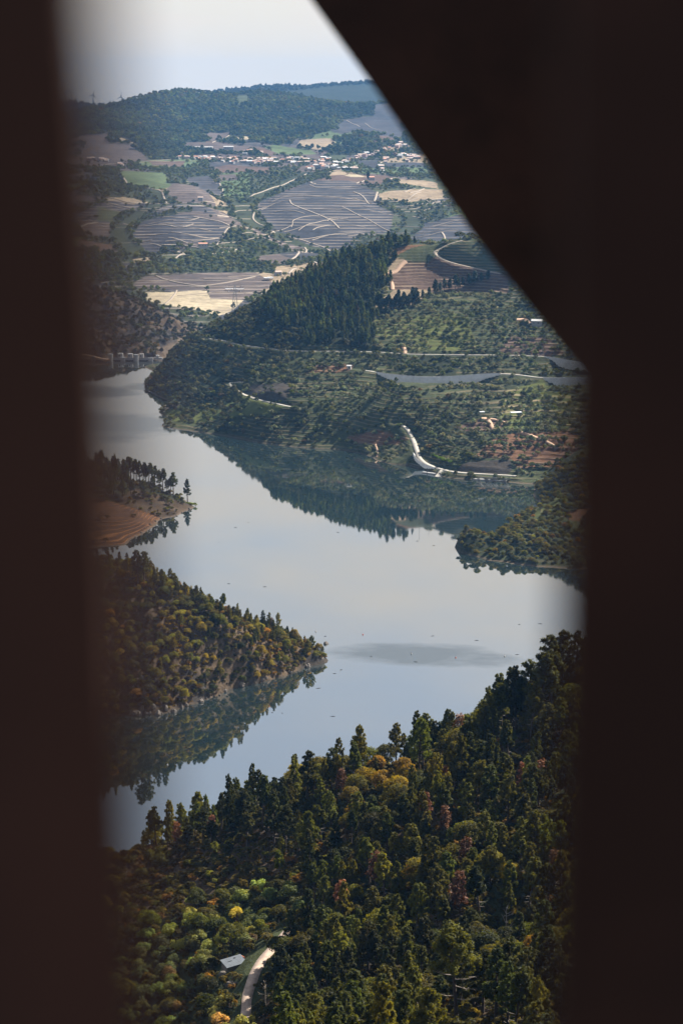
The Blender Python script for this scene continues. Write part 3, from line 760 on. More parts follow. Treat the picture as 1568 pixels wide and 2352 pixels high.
# river
def water_mat():
    m, nt, b, out = mat('river_water')
    g = N(nt, 'ShaderNodeNewGeometry')
    mp = N(nt, 'ShaderNodeMapping')
    mp.inputs['Scale'].default_value = (0.55, 1.0, 1.0)
    nt.links.new(g.outputs['Position'], mp.inputs['Vector'])
    n1 = noise_n(nt, mp.outputs[0], 0.35, 3)
    big = noise_n(nt, mp.outputs[0], 0.0042, 3, 0.5)
    ruf = math_n(nt, 'MULTIPLY_ADD', big, 5.0, -2.75, True)
    # wind-ruffled patch in mid river and two near the dam (world ellipses with wandering edges)
    sp = N(nt, 'ShaderNodeSeparateXYZ')
    nt.links.new(g.outputs['Position'], sp.inputs[0])
    wob = math_n(nt, 'MULTIPLY_ADD', noise_n(nt, mp.outputs[0], 0.018, 4, 0.65), 1.6, -0.8)
    tot = None
    for (cu, cv_, ru, rv, k) in ((965, 1503, 205, 26, 1.0), (230, 975, 190, 32, .8), (330, 889, 60, 9, .8), (230, 900, 90, 14, 1.0)):
        x, y, z = W(cu, cv_)
        rx = abs(W(cu + ru, cv_)[0] - x); ry = abs(W(cu, cv_ + rv)[1] - W(cu, cv_ - rv)[1]) / 2
        dx = math_n(nt, 'DIVIDE', math_n(nt, 'SUBTRACT', sp.outputs[0], x), rx)
        dy = math_n(nt, 'DIVIDE', math_n(nt, 'SUBTRACT', math_n(nt, 'MULTIPLY_ADD', sp.outputs[0], 0.10, sp.outputs[1]), y + x * 0.10), ry)
        r = math_n(nt, 'ADD', math_n(nt, 'MULTIPLY', dx, dx), math_n(nt, 'MULTIPLY', dy, dy))
        r = math_n(nt, 'ADD', r, math_n(nt, 'MULTIPLY', wob, 2.4))
        f = math_n(nt, 'MULTIPLY', math_n(nt, 'MULTIPLY_ADD', r, -1.2, 1.5, True), k)
        tot = f if tot is None else math_n(nt, 'MAXIMUM', tot, f)
    b.inputs['Base Color'].default_value = (0.012, 0.022, 0.024, 1)
    b.inputs['IOR'].default_value = 3.2
    r = math_n(nt, 'MULTIPLY_ADD', ruf, 0.05, 0.02)
    r = math_n(nt, 'MULTIPLY_ADD', tot, 0.20, r)
    nt.links.new(r, b.inputs['Roughness'])
    bm = N(nt, 'ShaderNodeBump')
    bm.inputs['Distance'].default_value = 0.05
    nt.links.new(math_n(nt, 'MULTIPLY_ADD', tot, 0.8, 0.05), bm.inputs['Strength'])
    nt.links.new(n1, bm.inputs['Height'])
    nt.links.new(bm.outputs[0], b.inputs['Normal'])
    gl = N(nt, 'ShaderNodeBsdfGlossy')
    gl.inputs['Color'].default_value = (1.0, 0.98, 0.95, 1)
    nt.links.new(r, gl.inputs['Roughness']); nt.links.new(bm.outputs[0], gl.inputs['Normal'])
    mx = N(nt, 'ShaderNodeMixShader')
    nt.links.new(math_n(nt, 'MULTIPLY_ADD', tot, -0.32, 0.36), mx.inputs[0])
    nt.links.new(b.outputs[0], mx.inputs[1]); nt.links.new(gl.outputs[0], mx.inputs[2])
    nt.links.new(mx.outputs[0], out.inputs[0])
    return m
wm = MB()
wm.add([(-1800, 300, 0), (1500, 300, 0), (1500, 2158, 0), (-1800, 2158, 0)], [(0, 1, 2, 3)])
tag(wm.build('river', water_mat()), 'still river winding between the hills, mirroring the sky', None, None, 'structure')

# roads
strip('valley_road', road_up, 2.8, M['asphalt'], 0.15, 1.2, label='pale road crossing the far hillside, upper line')
strip('valley_road', road_mid[int(len(road_mid) * .07):], 3.6, M['asphalt'], 0.15, 1.2, label='pale road above the long retaining wall')
strip('hillside_lane', road_loop, 3.4, M['asphalt'], 0.15, 1.5, label='pale lane looping out of the scrub at the left of the hillside')
strip('riverside_road', road_low, 3.6, M['asphalt'], 0.15, 1.5, label='pale road winding down to the jetties')
strip('hilltop_track', hill_track, 5.0, M['fardirt'], 0.15, 1.0, label='bright dirt track curving through the hilltop vineyard')
strip('shed_track', shed_road, 2.2, plain('stony_track', (0.36, 0.275, 0.22), .95, .7, .8), 0.1, 0.6, label='pale stony track beside the tin-roofed shed')
for c, pts, w in [(5, [(740, 832), (775, 828), (795, 850), (815, 890), (845, 925)], 3.5), (5, [(1010, 925), (1060, 940), (1150, 970), (1210, 995), (1270, 1040)], 2.6), (5, [(205, 378), (212, 350), (190, 330)], 3.5),
               (5, [(985, 140), (1050, 138), (1060, 160), (1100, 182)], 4), (4, [(930, 440), (1010, 418), (1050, 370), (1085, 345)], 4), (4, [(930, 440), (965, 462), (990, 500), (992, 540)], 4), (5, [(0, 1010), (20, 1060), (10, 1100)], 1.5), (5, [(800, 830), (860, 840), (920, 860)], 2)]:
    t = densify(big_hill.hit(cv(c, pts), 1440, 2000), 2.5, 2)
    strip('dirt_track', t, w, M['dirt'], 0.45, 1.0, hill=big_hill, label='reddish dirt track on the far bank hillside')
TR = [(1, [(475, 765), (480, 790), (540, 815), (700, 850), (770, 860), (800, 905), (830, 920)], 7), (1, [(1125, 735), (1115, 770), (1190, 850), (1210, 900)], 6), (1, [(1000, 1085), (1100, 1095), (1200, 1120), (1260, 1150)], 5), (1, [(1165, 1060), (1260, 1015)], 5),
      (1, [(1160, 1240), (1215, 1180), (1260, 1150)], 5), (1, [(830, 925), (960, 930), (1080, 945), (1230, 1005), (1260, 1015)], 3), (1, [(1130, 560), (1270, 490)], 5), (1, [(190, 1185), (208, 1185), (205, 1150), (240, 1120), (330, 1095)], 6), (1, [(860, 1110), (950, 1110), (1040, 1090)], 3),
      (1, [(390, 950), (580, 970), (700, 935), (830, 925)], 4), (1, [(700, 690), (930, 688), (1050, 690)], 3), (1, [(510, 1090), (620, 1115), (800, 1130), (900, 1165), (1000, 1130)], 3),
      (2, [(30, 975), (15, 1020), (50, 1050), (95, 1065)], 6), (2, [(275, 960), (300, 1000), (430, 1050), (560, 1100), (620, 1165)], 5), (2, [(640, 1010), (700, 1040), (760, 1075), (860, 1110), (970, 1140)], 4), (2, [(720, 905), (790, 925), (830, 965)], 5),
      (2, [(250, 1180), (400, 1215), (560, 1270), (578, 1307)], 5), (2, [(670, 405), (765, 450)], 5), (2, [(800, 425), (850, 460), (930, 480)], 4), (2, [(880, 740), (890, 715), (925, 693)], 6), (2, [(1130, 1040), (1190, 1050), (1270, 1065)], 5), (2, [(1335, 1185), (1360, 1230), (1350, 1262)], 6),
      (2, [(865, 935), (885, 905)], 9), (2, [(940, 835), (980, 810), (1030, 803)], 6), (2, [(740, 850), (800, 825)], 6), (2, [(410, 815), (430, 845), (455, 850)], 6), (2, [(0, 895), (200, 830), (330, 780), (400, 745)], 6), (2, [(1110, 910), (1170, 900), (1210, 883)], 6), (2, [(170, 1010), (290, 1030), (380, 1060)], 3), (2, [(540, 1110), (560, 1080), (700, 1110)], 2),
      (3, [(845, 125), (930, 150), (940, 190), (875, 240)], 6), (3, [(740, 360), (830, 395), (1050, 430)], 4), (3, [(1050, 430), (1250, 405), (1430, 365)], 4), (3, [(800, 560), (850, 520), (885, 465)], 4), (3, [(1100, 205), (1310, 130)], 5), (3, [(600, 435), (1050, 430), (1100, 445)], 5), (3, [(780, 110), (900, 112), (1040, 125)], 4), (3, [(1120, 600), (1280, 598)], 4),
      (4, [(240, 360), (300, 330), (340, 290), (340, 265), (400, 240), (380, 210)], 6), (4, [(270, 430), (290, 400), (320, 390)], 8), (4, [(120, 140), (160, 100), (165, 85)], 6), (4, [(440, 345), (475, 365)], 8)]
for c, pts, w in TR:
    t = densify(valley.hit(cv(c, pts), 2400, 6600), 8, 2)
    strip('vineyard_track', t, w * .5, M['fardirt'], 1.0, 1.5, hill=valley, label='pale dirt track among the valley vineyards')

# short access tracks that follow the contours of the vineyards
_r = np.random.default_rng(12)
for c, n, us, vs in ((1, 26, (450, 1250), (930, 1240)), (2, 34, (60, 1000), (860, 1220)), (3, 10, (600, 1400), (350, 520)), (2, 10, (1050, 1500), (900, 1200)), (1, 8, (250, 900), (560, 800))):
    st = valley.hit(cv(c, [(_r.uniform(*us), _r.uniform(*vs)) for _ in range(n)]), 2400, 6600)
    for q in st:
        pts = [q[:2].copy()]
        sg = 1 if _r.uniform() < .5 else -1
        drift = _r.uniform(-.35, .35)
        for k in range(int(_r.uniform(3, 9))):
            a = pts[-1]
            zx = valley.raw([a[0] + 6, a[0] - 6, a[0], a[0]], [a[1], a[1], a[1] + 6, a[1] - 6])
            gx, gy = zx[0] - zx[1], zx[2] - zx[3]
            t = np.array([gy, -gx]) / (math.hypot(gx, gy) + 1e-6) * sg
            if t[0] * sg < 0: t = -t
            pts.append(a + (t + drift * np.array([t[1], -t[0]])) * 18)
        pts = np.array(pts)
        t = densify(np.column_stack([pts, valley.raw(pts[:, 0], pts[:, 1])]), 8, 1)
        strip('vineyard_track', t, _r.uniform(.9, 1.6), M['fardirt'], .7, 1.2, hill=valley, label='thin dirt track along a vineyard contour')

# ------------------------------------------------------------------ vegetation prototypes
def leaf_quads(cent, out, size, rng, aspect=1.6, bias=0.9):
    "one small four-cornered leaf clump per centre, facing roughly outwards"
    n = len(cent)
    nr = out * bias + rng.normal(0, .55, (n, 3))
    nr /= np.linalg.norm(nr, axis=1)[:, None] + 1e-9
    t = np.cross(nr, rng.normal(0, 1, (n, 3)))
    t /= np.linalg.norm(t, axis=1)[:, None] + 1e-9
    b = np.cross(nr, t)
    s = size * rng.uniform(.6, 1.4, (n, 1))
    k = rng.uniform(.5, 1, (n, 1))
    q = np.stack([cent - t * s * aspect / 2, cent - b * s * k / 2 + nr * s * .15, cent + t * s * aspect / 2, cent + b * s * k / 2 + nr * s * .15], 1)
    return q.reshape(-1, 3)
def wood(mb, rng, H, r0, lean=0.0, limbs=(), nseg=6, sides=6):
    path, rad = [], []
    a = rng.uniform(0, 6.28)
    for i in range(nseg + 1):
        t = i / nseg
        w = lean * t * t * H + .03 * H * math.sin(t * 4 + a) * t
        path.append((w * math.cos(a) , w * math.sin(a), t * H - .5 * (i == 0)))
        rad.append(r0 * (1 - t) ** .8 + .03)
    mb.tube(path, rad, sides)
    return path
def at_path(path, t):
    f = t * (len(path) - 1)
    i = min(int(f), len(path) - 2)
    return Vector(path[i]).lerp(Vector(path[i + 1]), f - i)
def make_pine(seed, H=12.0, base=.38, width=3.0, nleaf=4600, size=.23, lean=.03, snags=5):
    rng = np.random.default_rng(seed)
    mb = MB()
    path = wood(mb, rng, H * .97, H * .018 + .05, lean)
    cents, outs = [], []
    nb = 30
    tips = []
    for i in range(nb):
        t = base + (1 - base) * ((i + rng.uniform(0, 1)) / nb) ** .95
        az = i * 2.4 + rng.uniform(-.5, .5)
        k = (t - base) / (1 - base)
        L = width * (1 - k) ** .6 * rng.uniform(.55, 1.1) * (0.65 + .35 * min(1, k * 5)) + .35
        o = at_path(path, t)
        rise = .25 + .5 * k
        d = Vector((math.cos(az), math.sin(az), rise)).normalized()
        tip = o + d * L + Vector((0, 0, .12 * L))
        mb.tube([o, o + d * L * .5 - Vector((0, 0, .06 * L)), tip], [.07, .045, .02], 4, cap=False)
        tips.append((o, tip, L, k))
    wt_ = np.array([t[2] ** 1.3 for t in tips]); wt_ /= wt_.sum()
    for (o, tip, L, k), p in zip(tips, wt_):
        n = int(nleaf * p)
        npf = max(3, int(L * 3.0))
        for j in range(npf):
            f = 1 - .62 * j / npf
            c = o.lerp(tip, f) + Vector(rng.normal(0, .16 * L, 3)) * (1 if j else .3)
            r = (.19 + .11 * L) * rng.uniform(.7, 1.2)
            m = max(3, n // npf)
            d = rng.normal(0, 1, (m, 3))
            d /= np.linalg.norm(d, axis=1)[:, None]
            d[:, 2] = np.where(d[:, 2] < -.3, -d[:, 2], d[:, 2])
            rr = r * rng.uniform(.45, 1.0, (m, 1))
            cents.append(np.array(c) + d * rr * np.array([1, 1, 1.6]))
            outs.append(d + np.array([0, 0, .35]))
    for i in range(snags):
        t = base * rng.uniform(.45, 1.0)
        az = rng.uniform(0, 6.28)
        o = at_path(path, t)
        L = rng.uniform(.5, 1.6)
        d = Vector((math.cos(az), math.sin(az), rng.uniform(-.15, .3)))
        mb.tube([o, o + d * L * .6, o + d * L + Vector((0, 0, rng.uniform(-.3, .2)))], [.05, .03, .012], 4, m=1, cap=False)
    q = leaf_quads(np.concatenate(cents), np.concatenate(outs), size, rng, 2.4)
    return mb, q
def make_round(seed, H=7.0, W_=6.0, nleaf=2200, size=.36, trunk=.28, lobes=16, flat=.75):
    rng = np.random.default_rng(seed)
    mb = MB()
    th = H * trunk
    path = wood(mb, rng, th * 1.2, H * .028 + .03, .05, nseg=3)
    top = Vector(path[-1])
    cz = th + (H - th) * .48
    cents, outs = [], []
    for i in range(lobes):
        u = rng.normal(0, 1, 3); u /= np.linalg.norm(u); u[2] = abs(u[2]) * 1.25 - .45
        c = np.array([u[0] * W_ * .33, u[1] * W_ * .33, cz + u[2] * (H - th) * .38])
        r = W_ * rng.uniform(.09, .24)
        mb.tube([top, top.lerp(Vector(c), .55) + Vector((0, 0, -.1)), Vector(c)], [.09, .05, .02], 4, cap=False)
        m = nleaf // lobes
        d = rng.normal(0, 1, (m, 3)); d /= np.linalg.norm(d, axis=1)[:, None]
        d[:, 2] = np.where(d[:, 2] < -.4, -d[:, 2], d[:, 2])
        rr = r * rng.uniform(.7, 1.08, (m, 1))
        keep = (np.sin(d[:, 0] * 7 + i) + np.sin(d[:, 1] * 6 + d[:, 2] * 5)) > -1.2
        cents.append((c + d * rr * np.array([1, 1, flat]))[keep])
        outs.append((d + np.array([0, 0, .3]))[keep])
    q = leaf_quads(np.concatenate(cents), np.concatenate(outs), size, rng)
    return mb, q
def make_bare(seed, H=8.0):
    rng = np.random.default_rng(seed)
    mb = MB()
    path = wood(mb, rng, H, .13, .06, nseg=6)
    for i in range(16):
        t = rng.uniform(.25, .98)
        o = at_path(path, t); az = rng.uniform(0, 6.28); L = (1.1 - t) * H * .42 * rng.uniform(.5, 1) + .4
        d = Vector((math.cos(az), math.sin(az), rng.uniform(.2, .9))).normalized()
        m1 = o + d * L * .5; e = o + d * L + Vector((0, 0, .15 * L))
        mb.tube([o, m1, e], [.05, .035, .012], 4, cap=False)
        for j in range(3):
            d2 = (d + Vector(rng.normal(0, .6, 3))).normalized()
            mb.tube([m1.lerp(e, j / 3), m1.lerp(e, j / 3) + d2 * L * .4], [.025, .008], 3, cap=False)
    return mb, np.zeros((0, 3))
protos = {}
def proto(key, made, leafm, woodm=None):
    mb, q = made
    woodm = woodm or M['bark']
    nv = len(mb.v)
    tri_v = np.array(mb.v) if nv else np.zeros((0, 3))
    fq = [f for f in mb.f if len(f) == 4]
    mq = [m for f, m in zip(mb.f, mb.m) if len(f) == 4]
    nq = len(q) // 4
    lq = np.arange(nq * 4).reshape(-1, 4)
    trunk = npmesh(key + '_trunk', tri_v, np.array(fq), mats=[woodm, M['dead']], mi=mq)
    crown = npmesh(key + '_crown', q, lq, mats=[leafm]) if nq else None
    joined = npmesh(key + '_tree', np.concatenate([tri_v, q]), np.concatenate([np.array(fq).reshape(-1, 4), lq + nv]), mats=[woodm, M['dead'], leafm], mi=list(mq) + [2] * nq)
    src = bpy.data.objects.new(key, joined)      # never linked to the scene: only its mesh is scattered
    protos.setdefault(key.rsplit('_', 1)[0], []).append((trunk, crown, src))
M['olive_lo'] = leaf_mat('far_olive_leaves', (0.038, 0.046, 0.030), (0.088, 0.095, 0.062), 0.25, .15)
M['forest_lo'] = leaf_mat('far_forest_leaves', (0.016, 0.022, 0.009), (0.042, 0.046, 0.015), 0.35, .15)
for i in range(5):
    proto(f'pine_{i}', make_pine(10 + i, H=12, base=(.3, .42, .36, .5, .25)[i], width=(1.9, 2.3, 2.7, 2.0, 1.7)[i], lean=(.02, .06, .03, .09, .02)[i]), M['pine'])
for i in range(4):
    proto(f'oak_{i}', make_round(30 + i, H=(7, 6, 8, 5)[i], W_=(6.2, 5.6, 6.5, 5.5)[i], nleaf=4200, size=.25, lobes=(24, 17, 30, 20)[i]), M['oak'])
for i in range(3):
    proto(f'olive_{i}', make_round(50 + i, H=4.4, W_=5.0, nleaf=1900, size=.26, trunk=.1, lobes=18, flat=1.0), M['olive'])
for i in range(2):
    proto(f'bare_{i}', make_bare(70 + i), M['oak'], M['dead'])
for i in range(2):
    proto(f'bush_{i}', make_round(60 + i, H=2.4, W_=3.2, nleaf=420, size=.34, trunk=.08, lobes=7), M['oak'])
for i in range(2):
    proto(f'rustpine_{i}', make_pine(20 + i, H=10, base=.35, width=1.9, nleaf=900, size=.3, snags=10), M['rust'])
for i in range(4):
    proto(f'pinelo_{i}', make_pine(80 + i, H=11, base=.22, width=2.5, nleaf=420, size=.75, snags=0), M['forest_lo'])
for i in range(3):
    proto(f'roundlo_{i}', make_round(90 + i, H=5, W_=5.6, nleaf=230, size=.85, trunk=.15, lobes=8), M['forest_lo'])
for i in range(3):
    proto(f'olivelo_{i}', make_round(95 + i, H=4.2, W_=4.8, nleaf=210, size=.75, trunk=.05, lobes=8, flat=1.0), M['olive_lo'])

def stuff(name, kind, pts, scl, tint, seed, label, group=None):
    "one mass of plants: points that carry scale, turn, pick and tint, instanced by geometry nodes"
    n = len(pts)
    if n == 0: return
    rng = np.random.default_rng(seed)
    me = bpy.data.meshes.new(name)
    me.vertices.add(n)
    me.vertices.foreach_set('co', np.asarray(pts, np.float32).ravel())
    me.update()
    a = me.attributes.new('scl', 'FLOAT_VECTOR', 'POINT')
    s = np.asarray(scl)[:, None] * np.column_stack([rng.uniform(.75, 1.3, n), rng.uniform(.75, 1.3, n), rng.uniform(.7, 1.35, n)])
    a.data.foreach_set('vector', s.astype(np.float32).ravel())
    a = me.attributes.new('rot', 'FLOAT_VECTOR', 'POINT')
    r = np.column_stack([rng.normal(0, .05, n), rng.normal(0, .05, n), rng.uniform(0, 6.28, n)])
    a.data.foreach_set('vector', r.astype(np.float32).ravel())
    a = me.attributes.new('pick', 'INT', 'POINT')
    a.data.foreach_set('value', rng.integers(0, len(protos[kind]), n).astype(np.int32))
    a = me.attributes.new('tint', 'FLOAT_COLOR', 'POINT')
    a.data.foreach_set('color', np.column_stack([tint, np.ones(n)]).astype(np.float32).ravel())
    o = link(name, me)
    tag(o, label, None, group, 'stuff')
    ng = bpy.data.node_groups.new(name + '_scatter', 'GeometryNodeTree')
    ng.interface.new_socket('Geometry', in_out='INPUT', socket_type='NodeSocketGeometry')
    ng.interface.new_socket('Geometry', in_out='OUTPUT', socket_type='NodeSocketGeometry')
    gi, go = ng.nodes.new('NodeGroupInput'), ng.nodes.new('NodeGroupOutput')
    mp = ng.nodes.new('GeometryNodeMeshToPoints')
    ip = ng.nodes.new('GeometryNodeInstanceOnPoints')
    jn = ng.nodes.new('GeometryNodeJoinGeometry')
    for tr, cr, src in protos[kind]:
        oi = ng.nodes.new('GeometryNodeObjectInfo')
        oi.inputs['Object'].default_value = src
        oi.inputs['As Instance'].default_value = True
        ng.links.new(oi.outputs['Geometry'], jn.inputs[0])
    def attr(nm, dt):
        x = ng.nodes.new('GeometryNodeInputNamedAttribute')
        x.data_type = dt
        x.inputs[0].default_value = nm
        return x.outputs[0]
    ng.links.new(gi.outputs[0], mp.inputs[0])
    ng.links.new(mp.outputs[0], ip.inputs['Points'])
    ng.links.new(jn.outputs[0], ip.inputs['Instance'])
    ip.inputs['Pick Instance'].default_value = True
    ng.links.new(attr('pick', 'INT'), ip.inputs['Instance Index'])
    ng.links.new(attr('scl', 'FLOAT_VECTOR'), ip.inputs['Scale'])
    ng.links.new(attr('rot', 'FLOAT_VECTOR'), ip.inputs['Rotation'])
    ng.links.new(ip.outputs[0], go.inputs[0])
    md = o.modifiers.new('scatter', 'NODES')
    md.node_group = ng
    return o
counter = {}
def plant(name, kind, loc, scl, tint, rng, label, cat, group, pick=None, rz=None, sz=1.0):
    tr, cr, src = protos[kind][rng.integers(0, len(protos[kind])) if pick is None else pick]
    e = empty(name, loc, rng.uniform(0, 6.28) if rz is None else rz)
    e.scale = (scl, scl, scl * sz)
    tag(e, label, cat, group)
    t = link('trunk', tr, e)
    if cr is not None:
        c = link('crown', cr, e)
        c['tint'] = [float(v) for v in tint]
    return e

def jitter_grid(xr, yr, step, rng):
    nx, ny = int((xr[1] - xr[0]) / step), int((yr[1] - yr[0]) / step)
    X, Y = np.meshgrid(np.arange(nx) + .5, np.arange(ny) + .5)
    x = xr[0] + (X.ravel() + rng.uniform(-.45, .45, nx * ny)) * step
    y = yr[0] + (Y.ravel() + rng.uniform(-.45, .45, nx * ny)) * step
    return x, y
def candidates(hill, which, xr, yr, step, seed, zmin=.8, margin=80, verge=2.0):
    rng = np.random.default_rng(seed)
    x, y = jitter_grid(xr, yr, step, rng)
    # only what the opening could show, with a margin to either side
    lim = y * (1500 - 784) / F + margin, -y * (784 - 80) / F - margin
    k = (x < lim[0]) & (x > lim[1])
    x, y = x[k], y[k]
    z = hill.h(x, y)
    col, rows, den = ground_at(which, x, y, z)
    keep = (z > zmin) & (rng.uniform(0, 1, len(x)) < den)
    for pts, w in hill.roads:
        dm, _ = nearest(pts, x, y, 12)
        keep &= dm > w + verge
    for pts, rad in hill.carve:
        dm, _ = nearest(pts, x, y, 20)
        keep &= dm > 11
    return x[keep], y[keep], z[keep], rng
def patchy(t, x, y, L, seed, hi=(1.9, 1.6, .8), lo=(.5, .6, .75)):
    "groups of paler or darker trees, with sunlit and shaded patches put into the tint"
    k = np.clip(fbm(x / L, y / L, seed, 3) * 1.6 + .5, 0, 1)[:, None]
    return t * (np.array(lo) * (1 - k) + np.array(hi) * k)
def tints(n, rng, base=(1, 1, 1), var=.25, autumn=0.0):
    v = rng.uniform(1 - var, 1 + var, (n, 1))
    t = np.ones((n, 3)) * np.array(base) * v
    t[:, 0] *= rng.uniform(.85, 1.25, n)
    k = rng.uniform(0, 1, n) < autumn
    w = np.array([(2.5, 1.35, .7), (2.3, 1.75, .5), (1.9, 1.1, .9), (1.7, 1.8, .6)])[rng.integers(0, 4, n)]
    t[k] = (w * v)[k]
    return t

R = np.random.default_rng(2024)
# --- near slope
def zone(u, v):
    a = 'left side' if u < 560 else 'middle' if u < 900 else 'right side'
    b = 'crest above the river' if v < 1800 else 'upper slope' if v < 1990 else 'mid slope' if v < 2150 else 'lowest foreground'
    return a, b
x, y, z, rng = candidates(near_hill, 'near', (-200, 200), (215, 640), 4.1, 5, 2.0, 30)
lime = inside(near_p[0][3], x, y)
u, v = UV(x, y, z)
sp = fbm(x / 28, y / 28, 33, 3)
rnd = rng.uniform(0, 1, len(x))
right = np.clip((u - 420) / 500, 0, 1)
is_olive = lime & (rnd < .80)
is_oak = (~is_olive) & ((sp + (rnd - .5) * .5 - .10 > .12) | lime)
is_pine = ~is_olive & ~is_oak
thin = rng.uniform(0, 1, len(x))
is_pine &= thin < .62
is_oak &= thin < .85
shed_xy = near_hill.hit([(538, 2222)], 300, 560, 1500)[0]
ax, ay = x - shed_xy[0], y - shed_xy[1]
clear = (np.abs(ax) < 4.8) & (ay > -9) & (ay < 3.2)
dr, _ = nearest(near_hill.roads[0][0], x, y, 14)
is_pine &= (dr > 7) | (x > near_hill.roads[0][0][:, 0].mean() + 3)
is_pine &= ~((u < 640) & (v > 1960))
is_olive &= ~clear; is_oak &= ~clear; is_pine &= ~clear
bigx, bigy = P(1048, 2385, 285)[:2]
ahead = (np.abs(x - bigx - .01 * (y - bigy)) < 5.0) & (y < bigy + 3)
is_pine &= ~ahead; is_oak &= ~ahead
gold_at = near_hill.hit([(860, 1850)], 300, 560, 900)[0]
gold = (np.abs(x - gold_at[0]) < 9) & (np.abs(y - gold_at[1]) < 14)
is_oak |= gold & is_pine; is_pine &= ~gold
is_rust = is_pine & (rng.uniform(0, 1, len(x)) < .025)
is_pine &= ~is_rust
is_bare = is_oak & (rng.uniform(0, 1, len(x)) < .03)
is_oak &= ~is_bare
def split(mask, limit):
    i = np.nonzero(mask & (u > 190) & (u < 1345) & (v < 2480))[0]
    i = i[np.argsort(y[i])][:limit]
    rest = mask.copy(); rest[i] = False
    return i, np.nonzero(rest)[0]
for mask, nm, kind, cat, lim, sc, tb, au, desc, grp in (
        (is_pine, 'pine_tree', 'pine', 'pine tree', 255, (.62, 1.08), (1, 1, 1), 0.0, 'green maritime pine', 'pines on the wooded foreground slope'),
        (is_oak, 'oak_tree', 'oak', 'oak tree', 270, (.7, 1.2), (1, 1, 1), .10, 'rounded evergreen oak', 'oaks on the wooded foreground slope'),
        (is_olive, 'olive_tree', 'olive', 'olive tree', 290, (.7, 1.1), (1, 1, .95), .06, 'silvery green olive tree', 'olive trees on the lower left slope'),
        (is_rust, 'dead_pine', 'rustpine', 'dead pine', 40, (.7, 1.1), (1, 1, 1), 0, 'dead pine with rusty brown needles', 'rust brown pines in the foreground wood'),
        (is_bare, 'bare_tree', 'bare', 'bare tree', 40, (.6, 1.0), (1, 1, 1), 0, 'pale leafless tree', 'leafless trees in the foreground wood')):
    ii, rest = split(mask, lim)
    tt = patchy(tints(len(x), rng, tb, .3, au), x, y, 22, 61, (1.5, 1.55, .62), (.42, .5, .45))  # yellow-green sun highlights of the wood are part of this patch tint
    if nm == 'olive_tree': tt = patchy(tints(len(x), rng, (1.25, 1.35, .75), .5, .08), x, y, 9, 88, (1.5, 1.5, 1.1), (.55, .6, .7))
    if nm == 'dead_pine': tt = tints(len(x), rng, tb, .3, 0)
    ss = rng.uniform(sc[0], sc[1], len(x))
    if nm == 'oak_tree':
        tt[gold] = np.array([(2.6, 1.7, .5), (2.2, 1.7, .5), (1.6, 1.5, .6)])[rng.integers(0, 3, gold.sum())]
    for i in ii:
        a, b = zone(u[i], v[i] - 40)
        hue = ''
        if tt[i, 0] > 2 and nm in ('oak_tree', 'olive_tree'): hue = 'autumn yellow '
        size = 'tall ' if ss[i] > sc[0] + .7 * (sc[1] - sc[0]) else 'small ' if ss[i] < sc[0] + .25 * (sc[1] - sc[0]) else ''
        near_ = 'around the tin-roofed shed' if (abs(u[i] - 560) < 130 and abs(v[i] - 2200) < 90) else f'on the {b}, {a}'
        plant(nm, kind, (x[i], y[i], z[i] - .15), ss[i], tt[i], rng, f'{size}{hue}{desc} {near_}', cat, grp)
    stuff(nm.replace('_tree', '').replace('_pine', '_pines') + '_thicket', kind, np.column_stack([x, y, z])[rest], ss[rest], tt[rest], 3, f'{desc} mass filling the rest of the foreground wood')
xb, yb, zb, rng = candidates(near_hill, 'near', (-200, 200), (215, 640), 2.3, 6, 2.0, 30, .3)
k = (rng.uniform(0, 1, len(xb)) < .8) & ~((np.abs(xb - shed_xy[0]) < 4.6) & (yb - shed_xy[1] > -5) & (yb - shed_xy[1] < 2.6))
stuff('undergrowth', 'bush', np.column_stack([xb, yb, zb])[k], rng.uniform(.5, 1.1, k.sum()), tints(k.sum(), rng, (1.1, 1, .8), .4, .16), 8, 'mixed shrubs under the foreground trees')

# --- left rocky headland
x, y, z, rng = candidates(left_spur, 'left_spur', (-300, 20), (860, 1060), 3.1, 15, 1.0)
rnd = rng.uniform(0, 1, len(x)); u, v = UV(x, y, z)
crest = (y > 955)
pm = (rnd < np.where(crest, .24, .08))
tt = tints(len(x), rng, (1.1, 1.05, .68), .4, .09)
tt = patchy(tt, x, y, 16, 62, (1.5, 1.45, .55), (.35, .45, .5))  # golden lit patches and deep shade tinted into the leaves
stuff('headland_pines', 'pine', np.column_stack([x, y, z])[pm], rng.uniform(.45, .75, pm.sum()), tt[pm], 4, 'scattered dark pines on the rocky headland')
om = ~pm & (rnd < .9)
stuff('headland_oaks', 'oak', np.column_stack([x, y, z - .8])[om], rng.uniform(.4, .95, om.sum()), tt[om] * 1.3, 5, 'green and golden scrub oaks on the rocky headland')
x, y, z, rng = candidates(left_spur, 'left_spur', (-300, 20), (860, 1060), 2.2, 16, .8)
stuff('headland_undergrowth', 'bush', np.column_stack([x, y, z - .3]), rng.uniform(.4, 1.1, len(x)), patchy(tints(len(x), rng, (1.35, 1.1, .6), .5, .10), x, y, 16, 62, (1.6, 1.4, .5), (.35, .45, .5)), 44, 'low golden and green undergrowth between the headland trees')  # same lit and shaded patches tinted into the shrubs
